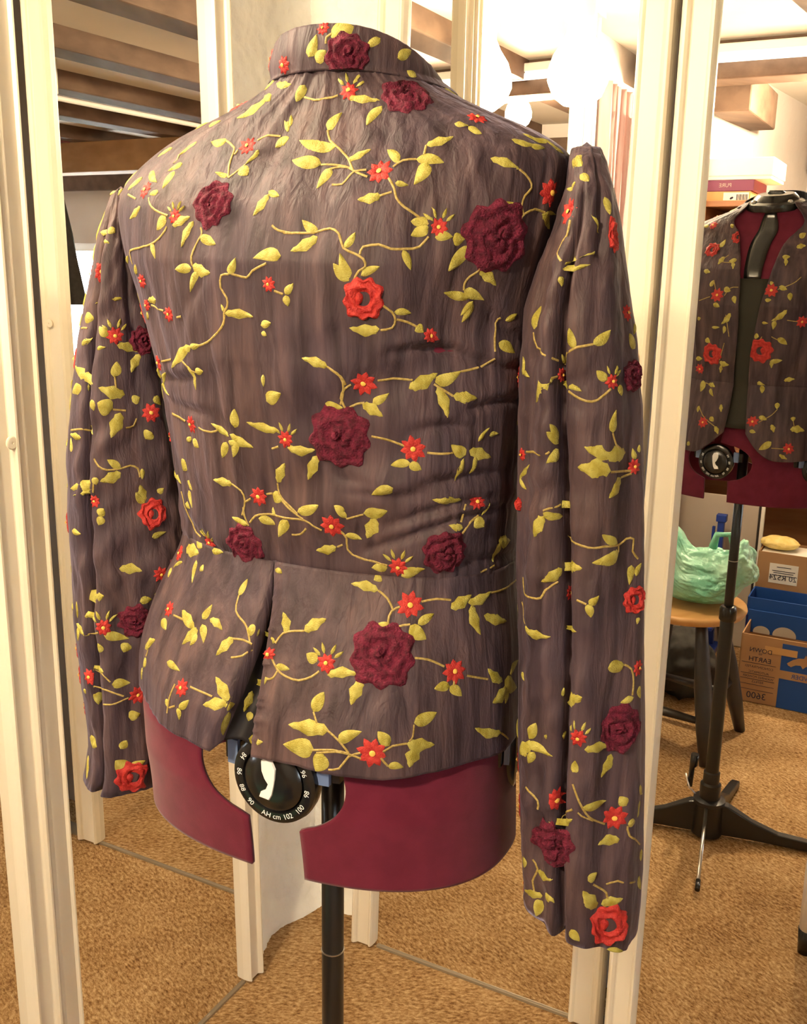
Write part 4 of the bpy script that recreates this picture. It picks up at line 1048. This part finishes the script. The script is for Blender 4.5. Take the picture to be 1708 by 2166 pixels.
block(330, 960, 4.27, """s 490 800 75;S 1590 650 120;B 800 830 205;S 1010 1810 75;s 1540 1890 95
L 830 640 690 570 45;L 930 580 1080 640 60;L 1070 560 1060 480 40;L 1190 600 1110 750 75;L 380 760 430 860 85;L 510 870 610 890 45;L 1080 1040 1140 1080 35;L 1630 840 1450 870 70;L 750 1280 830 1130 50;L 830 1580 930 1620 75;L 700 1660 545 1820 75;L 1180 1620 1150 1430 65;L 1340 1600 1540 1490 80;L 1080 1700 1000 1610 60;L 420 1490 510 1360 60;L 490 1490 600 1590 55;L 340 1570 250 1410 60;L 380 1590 240 1720 70;L 370 1620 310 1730 50;L 420 1540 430 1710 60
V 840 650 800 560 790 480;V 850 620 900 560 980 545 1070 550 1180 580 1340 600 1420 650 1500 690;V 1120 400 1220 510 1330 590;V 1690 820 1640 840;V 750 1280 725 1420 820 1560 850 1700;V 700 1670 790 1680 870 1720;V 680 1840 780 1825 870 1770;V 1340 1600 1250 1600 1150 1620 1080 1710;V 165 1460 250 1500;V 1230 730 1310 725 1360 670""")
block(700, 980, 4.166, """s 595 915 90;S 700 1250 122;S 1290 340 85;B 1010 790 205;B 450 1690 290;S 1090 1830 112
L 290 440 500 420 80;L 400 490 320 660 95;L 140 480 30 370 50;L 130 630 275 670 45;L 1150 320 895 320 55;L 1165 570 1040 545 45;L 1270 490 1350 560 80;L 1330 460 1400 350 25;L 1490 700 1430 870 75;L 1480 680 1580 680 85;L 500 920 360 920 60;L 490 970 380 1030 60;L 600 1000 830 930 75;L 420 1120 180 1060 65;L 1060 1280 1240 1160 80;L 1210 1230 1410 1130 70;L 1240 1250 1320 1510 75;L 1350 1340 1550 1390 70;L 530 1440 360 1440 60;L 700 1430 840 1550 90;L 770 1420 910 1325 55;L 1580 1860 1660 1720 60
V 140 490 210 470 290 450;V 90 600 140 660 150 760 250 830 400 870 500 900;V 420 1120 500 1190 550 1290;V 610 1265 540 1300 505 1400 550 1540;V 555 1510 590 1440 700 1420;V 800 1220 930 1195 1060 1205;V 1410 1140 1520 1110 1630 1030;V 740 1715 860 1730 1000 1790;V 1160 620 1230 520 1300 460;V 1150 520 1190 360;V 1320 960 1440 900""")
block(280, 1240, 4.067, """S 425 875 80
L 115 540 200 460 45;L 120 620 100 700 60;L 90 700 80 800 35;L 300 650 410 730 45;L 290 970 310 1040 45;L 400 1050 490 980 45;L 390 1050 405 1150 40;L 840 1000 720 780 80;L 840 1010 610 1020 75;L 800 1040 880 1010 60;L 830 1080 780 1280 75;L 1240 680 1355 715 40;L 1170 790 1080 840 75;L 1005 1310 1125 1340 60;L 1030 900 960 1080 60;L 1020 1080 1000 1160 50;L 1560 1080 1650 910 80;L 1690 1240 1345 1190 100;L 1560 1400 1300 1360 120;L 1640 1440 1580 1590 110;L 1590 650 1500 580 70
V 370 840 320 960 300 1090;V 320 1045 370 1030;V 500 865 600 910 690 950;V 1200 620 1250 720 1330 780 1430 810 1540 780 1610 730;V 1250 730 1210 790 1160 800;V 1560 1080 1590 1180;V 120 600 140 540""")
block(680, 1200, 3.972, """S 430 1560 128
L 50 905 310 900 65;L 340 950 250 1155 80;L 1080 1000 950 1020 60;L 1080 1000 1180 1080 60;L 140 1460 340 1380 70;L 570 1500 475 1380 70;L 780 1310 970 1220 80;L 720 1480 950 1490 85;L 810 1510 740 1680 100;L 560 1670 690 1680 45;L 1510 1390 1290 1350 60;L 1520 960 1400 850 65;L 1540 950 1640 1010 100;L 1560 1010 1440 1140 90;L 1570 1050 1545 1145 50
V -30 1330 50 1370 150 1460 230 1560;V -80 1535 100 1535 230 1565;V -40 1560 120 1550 230 1570 340 1610;V 60 1700 150 1690 230 1590 330 1560;V 520 1550 600 1500 720 1480;V 780 1320 770 1420 740 1460;V 500 1600 560 1670;V 1220 910 1400 940;V 1510 1390 1570 1440;V 1120 950 1110 1000""")
block(1080, 560, 4.333, """S 470 1010 70;s 935 1070 75;S 1070 440 75;S 1135 1850 75;S 110 1740 60;B 1115 1020 140
L 220 590 285 380 75;L 590 770 540 580 60;L 760 730 920 600 70;L 510 900 470 820 45;L 370 1040 240 1260 95;L 490 1070 655 1160 45;L 120 1010 120 840 40;L 130 980 180 1030 40;L 440 1640 330 1530 60;L 440 1600 360 1460 60;L 440 1690 330 1820 80;L 940 1540 970 1330 65;L 1050 1720 680 1670 100;L 920 1890 620 1855 120;L 1010 1950 905 2140 95;L 890 1060 790 970 60;L 1000 1100 1020 1200 70;L 1140 770 1090 630 80;L 1140 540 1130 640 40;L 460 110 470 200 40;L 90 1960 180 1830 40;L 90 1960 150 2060 40;L 1150 1780 1120 1680 40;L 1180 1720 1180 1650 35
V 215 620 250 760 320 830 440 880;V 500 910 560 780 670 745 760 730;V 500 1080 590 1200 700 1250 800 1240 920 1140;V 370 1040 430 1025;V 940 1540 970 1650 1050 1720;V 150 1715 360 1715;V 920 1900 1110 1890;V 1110 1915 1010 1950""")
block(1080, 1020, 4.333, """S 545 1010 75;S 1170 1700 75;R 1150 1080 130;R 85 200 60
L 300 280 480 310 60;L 310 310 220 500 95;L 470 210 550 200 50;L 980 560 840 480 60;L 990 640 750 740 85;L 470 790 285 910 80;L 500 780 660 790 80;L 510 800 540 740 50;L 720 1120 810 1040 50;L 710 1120 740 1240 60;L 140 1320 370 1415 70;L 520 1325 610 1370 35;L 1040 1670 900 1720 75;L 660 1970 520 2020 85;L 480 1960 490 1880 40;L 1130 1970 1010 2020 45;L 1110 760 1090 940 60;L 1150 860 1200 740 40;L 1180 1870 1190 1980 60;L 110 1740 130 1820 30;L 1180 1240 1160 1300 40
V 520 490 600 560 720 600 860 590 1000 570 1060 520 1130 520 1120 630 1170 700;V 300 260 460 205;V 120 870 130 1000 200 1060 280 1060 320 990 440 910;V 610 1080 700 1120;V 110 1100 140 1300;V 1040 1670 1110 1710 1130 1830 1120 1950;V 990 580 990 640""")
block(1000, 1400, 2.828, """B 890 400 145;s 630 455 58;S 500 825 80;S 850 930 80;B 465 1090 135;R 815 1575 130
L 340 460 380 365 45;L 560 415 430 440 35;L 320 480 480 565 40;L 350 510 285 550 60;L 370 540 335 605 35;L 670 525 820 505 45;L 830 550 770 690 45;L 600 660 615 590 40;L 660 870 800 830 40;L 500 960 600 940 35;L 260 660 310 750 35;L 920 860 880 805 45;L 1000 740 1015 790 30;L 985 930 1000 830 30;L 880 1060 750 1095 50;L 930 970 970 950 35;L 390 1250 480 1300 35;L 420 1400 300 1360 35;L 440 1380 490 1440 30;L 420 1430 380 1520 50;L 690 1310 745 1260 45;L 740 1470 660 1370 60;L 770 1450 900 1415 45;L 740 1710 900 1730 30;L 590 1600 640 1670 40;L 990 1290 1005 1360 35;L 1010 1120 1005 1190 30;L 950 210 890 245 30;L 630 200 570 250 50;L 300 60 310 110 25;L 310 1170 310 1230 40;L 810 40 900 10 50
V 320 750 390 830 390 880;V 460 960 540 920 600 880;V 600 730 640 840 700 930 790 970;V 630 900 720 950;V 930 980 940 1040 1000 1090;V 360 1180 390 1240 360 1310 370 1370;V 720 1330 800 1380 810 1440;V 800 1330 870 1310 970 1315""")
block(0, 1400, 2.828, """R 800 690 105;S 535 90 50;S 825 195 58;L 590 180 590 255 50;L 670 135 780 125 40;L 620 60 560 40 30;L 770 330 840 310 45;L 540 450 580 510 50;L 720 520 760 470 35;L 750 640 690 590 60;L 780 620 870 590 30;L 530 560 520 700 35;L 505 160 515 190 25
V 560 50 610 70 660 120;V 560 150 640 170 740 205;V 620 255 690 250 770 215""")
block(420, 0, 3.558, """B 1120 415 160;S 640 490 65;S 940 215 50;L 830 430 890 260 60;L 1000 280 1170 200 100;L 890 470 960 380 60;L 1500 440 1600 380 50;L 590 630 700 635 45;L 520 740 290 890 60;L 500 720 540 760 50;L 580 590 500 680 40;L 80 950 170 910 40;L 1640 580 1570 530 60;L 1370 290 1250 370 40
V 960 330 965 280 1010 250""")
# the front, read off the right-hand mirror
block(1400, 380, 3.01, """R 325 445 46;R 320 1110 66;R 630 1090 72;S 355 735 42;S 700 705 42;S 245 1205 32;S 265 1545 36;S 580 1540 36;S 540 1190 28;S 810 1715 36;S 895 905 36;R 490 365 40;R 800 330 38;S 490 250 28;S 330 290 28;B 880 300 50
L 400 490 360 540 30;L 480 510 430 520 25;L 450 520 455 570 20;L 270 580 310 590 25;L 310 680 335 640 25;L 400 690 440 710 30;L 460 740 470 790 25;L 330 790 370 810 25;L 440 850 380 920 30;L 400 930 395 980 20;L 320 940 370 940 15;L 230 890 250 880 20;L 280 1015 310 1040 30;L 370 1160 430 1180 30;L 380 1180 375 1230 20;L 220 1140 260 1140 25;L 270 1260 250 1350 35;L 300 1300 340 1320 25;L 310 1330 330 1380 20;L 240 1440 230 1480 20;L 310 1510 330 1540 25;L 340 1570 360 1620 25;L 380 1430 380 1480 20;L 340 1670 280 1740 35;L 165 1670 180 1690 25;L 740 430 700 500 25;L 770 490 820 490 25;L 790 500 790 550 20;L 680 600 660 640 25;L 690 660 715 655 20;L 750 680 800 700 25;L 820 720 820 770 25;L 660 765 700 765 20;L 800 830 700 900 30;L 720 900 710 955 25;L 640 910 680 915 15;L 580 990 620 1000 30;L 740 1010 800 1050 30;L 690 1160 770 1150 25;L 700 1150 700 1200 20;L 570 1250 540 1340 35;L 610 1290 660 1310 25;L 640 1310 640 1360 25;L 780 1280 850 1270 25;L 740 1420 735 1460 25;L 620 1510 670 1530 25;L 700 1560 715 1610 25;L 560 1600 600 1610 20;L 700 1670 620 1720 35;L 640 1740 635 1780 20;L 570 1750 610 1750 15;L 820 1590 910 1600 40;L 840 1510 840 1540 25;L 750 1750 800 1780 20;L 880 370 920 340 30;L 860 430 920 420 30;L 370 430 410 380 28;L 440 300 470 280 25;L 300 300 270 290 20
V 400 740 440 690 490 685;V 740 700 840 660 890 620;V 800 895 870 905;V 620 1545 700 1500 740 1460;V 700 1710 780 1715;V 240 770 310 745;V 335 640 345 700;V 410 860 430 1000;V 400 1040 370 1150;V 250 1220 270 1290 330 1310;V 640 1310 570 1290;V 740 860 720 930;V 690 470 790 500;V 430 480 380 520 460 530;V 240 1440 270 1510 350 1580;V 640 1000 600 1060;V 740 1020 700 1000;V 850 1600 840 1540;V 600 720 660 720""", True, .8)
# the same motifs carry on where neither view reaches
rr_ = random.Random(11)
cents = [np.array(c) for c in CENT]
for k, (V, Fc) in PARTS.items():
    V = np.asarray(V); want = {'bodice': 46, 'peplum': 26, 'collar': 8, 'sleeve_R': 60, 'sleeve_L': 60}[k]; got = 0; tries = 0
    while got < want and tries < 3000:
        tries += 1
        f = Fc[rr_.randrange(len(Fc))]; p = V[list(f)].mean(0); n = np.cross(V[f[1]]-V[f[0]], V[f[2]]-V[f[0]]); n /= np.linalg.norm(n)+1e-12
        vis = False
        for o in (CAM, refl4(CAM)):
            d = p-o; L = np.linalg.norm(d); d /= L
            if d@n < .5:
                h = [b.ray_cast(Vector(o), Vector(d), L-.012)[0] for b in BV.values()]
                if all(q is None for q in h): vis = True
        if vis or min(np.linalg.norm(c-p) for c in cents) < .024: continue
        cents.append(p); got += 1; x, y = tangent(n); u = rr_.random()
        dn = (p-CAM)@n/np.linalg.norm(p-CAM)
        if .30 <= u < .44 and dn < .8: u = .1
        if u < .30: star3(k, p, n, .0095)
        elif u < .38: rose3(k, p, n, .021)
        elif u < .44: rose3(k, p, n, .015, 'red')
        else:
            a = rr_.uniform(0, 6.28)
            for da in (0, 1.9):
                d = x*math.cos(a+da)+y*math.sin(a+da); leaf3(k, p+d*.002, p+d*rr_.uniform(.016, .026), .008)
print('STITCHES', STAT, {k: len(e['F']) for k, e in EMB.items()})

# ---- assemble the jacket
SILK = [M['silk'], M['leaf'], M['vine'], M['red'], M['rose'], M['eye'], M['lining_shade']]
jk = thing('jacket', 'aubergine silk jacket embroidered with roses and vines, worn by the dress form', 'jacket', (P1[0], P1[1], .93))
def jacket_part(key, name, th=.0022):
    V, Fc = PARTS[key]
    bm = bmesh.new(); vv = [bm.verts.new(tuple(map(float, p))) for p in V]
    for q, f in enumerate(Fc):
        try:
            nf = bm.faces.new([vv[i] for i in f])
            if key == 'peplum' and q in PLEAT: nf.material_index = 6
        except ValueError: pass
    bm.normal_update()
    n0 = len(bm.verts)
    orig = [[v.index for v in f.verts] for f in bm.faces]
    bm.verts.index_update(); nrm = [v.normal.copy() for v in bm.verts]
    inner = [bm.verts.new(v.co-nrm[i]*th) for i, v in enumerate(list(bm.verts)[:n0])]
    bm.verts.ensure_lookup_table(); faces0 = list(bm.faces); edges0 = [e for e in bm.edges if len(e.link_faces) == 1]
    bm.verts.index_update()
    rims = [(e.verts[0].index, e.verts[1].index, e.link_faces[0]) for e in edges0]
    for f in faces0:
        nf = bm.faces.new([inner[v.index] for v in reversed(f.verts)]); nf.material_index = 6
    bm.verts.ensure_lookup_table()
    for a, b, f in rims:
        vs_ = [v.index for v in f.verts]; i = vs_.index(a)
        if vs_[(i+1) % len(vs_)] == b: q = (b, a)
        else: q = (a, b)
        try: bm.faces.new([bm.verts[q[0]], bm.verts[q[1]], inner[q[1]], inner[q[0]]])
        except ValueError: pass
    for f in bm.faces: f.smooth = True
    e = EMB[key]; ev = [bm.verts.new(v) for v in e['V']]
    for f, m in zip(e['F'], e['M']):
        try:
            nf = bm.faces.new([ev[i] for i in f]); nf.material_index = m; nf.smooth = True
        except ValueError: pass
    me = bpy.data.meshes.new(name); bm.to_mesh(me); bm.free()
    for m in SILK: me.materials.append(m)
    o = bpy.data.objects.new(name, me); col.objects.link(o); o.parent = jk; o.matrix_parent_inverse = parent_inv(jk); return o
jacket_part('bodice', 'bodice'); jacket_part('peplum', 'peplum'); jacket_part('collar', 'collar')
jacket_part('sleeve_L', 'sleeve'); jacket_part('sleeve_R', 'sleeve')

# ---- the dress form
df = thing('dress_form', 'burgundy adjustable dress form on a black stand wearing the jacket', 'dress form', (P1[0], P1[1], 0))
# torso shell under the jacket
nr, nc = 70, 96; V = []
th = np.linspace(0, 2*math.pi, nc+1)[:-1]
NCK = 1.447
for i in range(nr):
    z = 1.076+(NCK-1.076)*i/(nr-1)
    if z >= ZW: P = bod.at(th, min(z+.004, ZN), -.013)
    else: P = pep.at(th, z, -.013)
    V += list(P)
V, Fc = orient(V, grid_faces(nr, nc, True), lambda c: bod.centre(max(c[2], ZW)))
mesh_obj('torso_cover', V, Fc, M['burg'], df, smooth=True)
V = list(V); 
# front adjusting strip: black at the throat, elastic below
def front_strip(name, z0, z1, w0, w1, m, lift, n=26):
    Vv = []
    for i in range(n):
        z = z0+(z1-z0)*i/(n-1); w = w0+(w1-w0)*i/(n-1)
        tf = 1.5*math.pi+.06
        for q in (-1, -.5, 0, .5, 1):
            P = (bod if z >= ZW else pep).at([tf+q*w/.115/2], min(z, ZN), -.013+lift)[0]; Vv.append(P)
    Vv, Ff = orient(Vv, grid_faces(n, 5), lambda c: bod.centre(max(c[2], ZW)))
    o = mesh_obj(name, Vv, Ff, m, df, smooth=True); solid(o, .0015, 1); return o
front_strip('throat_strip', 1.303, 1.432, .017, .020, M['black'], .0022)
front_strip('front_elastic', 1.0, 1.303, .062, .040, M['elastic'], .0018)
# neck cap
nc_ = bod.centre(NCK); ncx = nc_-YD*.004
axc = np.array([0, 0, 1.0])-YD*.20; axc /= np.linalg.norm(axc)
lathe('neck_cap', ncx+axc*.004, axc, [(.052,-.010),(.057,-.008),(.0585,-.001),(.057,.005),(.052,.008),(.046,.009),(.043,.014),(.036,.021),(.014,.0225),(.0001,.0225)], M['black'], df, 48)
tube('cap_handle', [ncx+axc*.018+XD*.022, ncx+axc*.027+XD*.012, ncx+axc*.028-XD*.012, ncx+axc*.018-XD*.022], .0042, M['black'], df, 10)
for a in (.7, 2.3, 3.9, 5.4):
    c = ncx+(XD*math.cos(a)+(-YD)*math.sin(a))*.049
    lathe('cap_stud', c+axc*.004, axc, [(.005,0),(.005,.004),(.003,.0062),(.0001,.0065)], M['chrome'], df, 16)
# hip panels: four, with a round notch at each slit for the dial
ZB, ZT, ZD = .842, 1.06, .925
SL = []
th_b = hip.find(ZD, tab([(1500,582),(1800,578)]), 1.2, 2.6)
SL = [th_b, th_b+math.pi/2+.05, th_b+math.pi, th_b-math.pi/2-.02]
SL[3] = hip.find(ZD, tab([(1500,1094),(1800,1094)]), -.6, 1.0)
def rad_at(t, z): 
    p = hip.at([t], z)[0]; c = hip.centre(z); return np.linalg.norm((p-c)[:2])
def slit_hw(z, r=.0395, w=.0125):
    dz = z-ZD
    return max(w if dz < 0 else .004, math.sqrt(max(0, r*r-dz*dz)) if abs(dz) < r else 0)
order = sorted([(t % (2*math.pi)) for t in SL])
for q in range(4):
    t0, t1 = order[q], order[(q+1) % 4]
    if t1 < t0: t1 += 2*math.pi
    nr, nc = 80, 60; V = []
    for i in range(nr):
        z = ZB+(ZT-ZB)*i/(nr-1); h = slit_hw(z)
        a, b = t0+h/rad_at(t0, z), t1-h/rad_at(t1, z)
        V += list(hip.at(a+(b-a)*np.linspace(0, 1, nc), z))
    V, Fc = orient(V, grid_faces(nr, nc), lambda c: hip.centre(c[2]))
    o = mesh_obj('hip_panel', V, Fc, M['burg'], df, smooth=True); solid(o, .004, -1)
# dials
def dial(t, label):
    p = hip.at([t], ZD, -.006)[0]; e = hip.at([t+.02], ZD, -.006)[0]-hip.at([t-.02], ZD, -.006)[0]
    ax = np.cross(e, [0, 0, 1]); ax /= np.linalg.norm(ax)
    if ax@(p-hip.centre(ZD)) < 0: ax = -ax
    ex = np.cross([0, 0, 1.0], ax); ez = np.array([0, 0, 1.0])
    rim = lathe('adjusting_dial', p, ax, [(.0001,-.010),(.032,-.010),(.0368,-.006),(.0378,.001),(.0368,.005),(.0340,.0068),(.0278,.0068),(.0258,.0030)], M['black'], df, 56, label)
    kn = lathe('knob', p+ax*.003, ax, [(.0260,-.002),(.0260,.0035),(.0230,.0062),(.012,.0078),(.0001,.0082)], M['black'], rim, 48)
    mk = [(-.0065,.0150),(-.0020,.0172),(.0022,.0160),(.0045,.0110),(.0040,.0040),(.0030,-.0020),(.0015,-.0085),(-.0010,-.0128),(-.0085,-.0118),(-.0070,-.0075),(-.0030,-.0050),(-.0012,-.0008),(-.0040,.0030),(-.0062,.0085)]  # outline of the knob's highlight, built as a white raised shape
    Vm = [p+ax*.0108+ex*x*1.2+ez*y*1.2 for x, y in mk]+[p+ax*.0122+ex*x*1.1+ez*y*1.1 for x, y in mk]; n = len(mk)
    recalc(mesh_obj('knob_highlight', Vm, [tuple(range(n-1, -1, -1)), tuple(range(n, 2*n))]+[(i, (i+1) % n, n+(i+1) % n, n+i) for i in range(n)], M['white'], rim, label='white highlight shape built onto the dial'))
    Vt = []; Ft = []
    for body, ang in (('84', 150), ('86', 178), ('88', 204), ('90', 228), ('AH', 258), ('cm', 276), ('102', 296), ('100', 322), ('98', 352), ('96', 24)):
        tv, tf = text_geo(body, .0062); a = math.radians(ang); rr0 = .0309
        rd = ex*math.cos(a)+ez*math.sin(a); tn = ex*(-math.sin(a))+ez*math.cos(a); n = len(Vt)
        Vt += [p+ax*.00715+rd*rr0+(tn*x+rd*y*(-1))*(-1)*(-1) if False else p+ax*.00715+rd*rr0+tn*x-rd*y for x, y, _ in tv]; Ft += [tuple(i+n for i in f) for f in tf]
    o = mesh_obj('size_numbers', Vt, Ft, M['white'], rim)
    # carriers that hold the dial to the panels
    for sg in (-1, 1):
        q = p+ex*sg*.0355-ax*.006+ez*.012; q2 = p+ex*sg*.052-ax*.010+ez*.012
        hx = ez*.009; V = []
        for c in (q, q2):
            for dz, da in ((-1, -1), (1, -1), (1, 1), (-1, 1)): V.append(c+hx*dz+ax*.0035*da)
        o = recalc(mesh_obj('dial_arm', V, BOXF, M['black'], rim))
        c0, c1 = p+ex*sg*.036-ax*.001+ez*.013, p+ex*sg*.046-ax*.002+ez*.013; V = []
        for c in (c0, c1):
            for dz, da in ((-1, -1), (1, -1), (1, 1), (-1, 1)): V.append(c+ez*.0105*dz+ax*.0022*da)
        recalc(mesh_obj('slide_tab', V, BOXF, M['bluetab'], rim, label='blue-grey slide tab'))
    return rim
for t in SL: dial(t, None)
# spider that carries the panels on the pole (inside)
cz = hip.centre(.96); pc_ = np.array([P1[0], P1[1], 0])
for t in (order[0]+.75, order[1]+.75, order[2]+.75, order[3]+.75):
    e = hip.at([t], 1.01, -.008)[0]; tube('inner_strut', [pc_+np.array([0, 0, 1.0]), (pc_+np.array([0, 0, 1.0])+e)/2, e], .006, M['black'], df, 8)
# pole and stand
tube('upper_pole', [pc_+np.array([0, 0, .30]), pc_+np.array([0, 0, .686]), pc_+np.array([0, 0, 1.05])], .0105, M['blackmetal'], df, 24)
lathe('pole_ring', pc_+np.array([0, 0, .686]), (0, 0, 1), [(.0106,0),(.0112,.0004),(.0112,.0014),(.0106,.0018)], M['chrome'], df, 24)
lathe('pole_clamp', pc_+np.array([0, 0, .545]), (0, 0, 1), [(.0165,0),(.019,.003),(.019,.028),(.0165,.034),(.0125,.036)], M['black'], df, 28)
lathe('lower_pole', pc_, (0, 0, 1), [(.0155,.10),(.0155,.546)], M['blackmetal'], df, 24)
hub = lathe('hub', pc_, (0, 0, 1), [(.030,.004),(.036,.008),(.034,.085),(.037,.088),(.037,.096),(.024,.100),(.024,.135),(.019,.140),(.019,.165),(.0155,.168)], M['blackmetal'], df, 32)
Rv = lambda ds, dt, z: refl4(np.array([*(refl4(pc_)[:2]), 0])+tS*ds+tT*dt+np.array([0, 0, z]))
def leg(ds, dt):
    L = math.hypot(ds, dt); ux, uy = ds/L, dt/L; px_, py_ = -uy, ux; V = []
    prof = [(.02,.010,.092),(.045,.010,.086),(.10,.009,.056),(.16,.007,.034),(.24,.004,.026),(L,.001,.020)]
    for r, z0, z1 in prof:
        w = .013 if r < .1 else .011
        for sg, z in ((-1, z0), (1, z0), (1, z1), (-1, z1)): V.append(Rv(ux*r+px_*w*sg, uy*r+py_*w*sg, z))
    Fc = []
    for i in range(len(prof)-1):
        for k in range(4): Fc.append((i*4+k, i*4+(k+1) % 4, (i+1)*4+(k+1) % 4, (i+1)*4+k))
    n = (len(prof)-1)*4; Fc += [(0, 1, 2, 3), (n, n+3, n+2, n+1)]
    o = recalc(mesh_obj('leg', V, Fc, M['blackmetal'], df)); bevel(o, .003)
leg(-.29, -.05); leg(.29, .055); leg(.02, .27)
# chrome hem rod and its clamp handle
tube('hem_rod', [Rv(.0, -.030, .085), Rv(.030, -.235, .020)], .0042, M['chrome'], df, 12, 'chrome hem rod')
tube('rod_tip', [Rv(.030, -.232, .021), Rv(.034, -.258, .013)], .0055, M['black'], df, 12)
tube('clamp_handle', [Rv(-.052, .02, .105), Rv(-.050, .02, .155), Rv(-.047, .02, .162), Rv(-.046, .02, .190)], [.0065,.0065,.0095,.0095], M['black'], df, 14)
tube('clamp_arm', [Rv(-.064, .02, .135), Rv(-.050, .01, .105), Rv(-.020, .0, .088)], .0025, M['chrome'], df, 10)
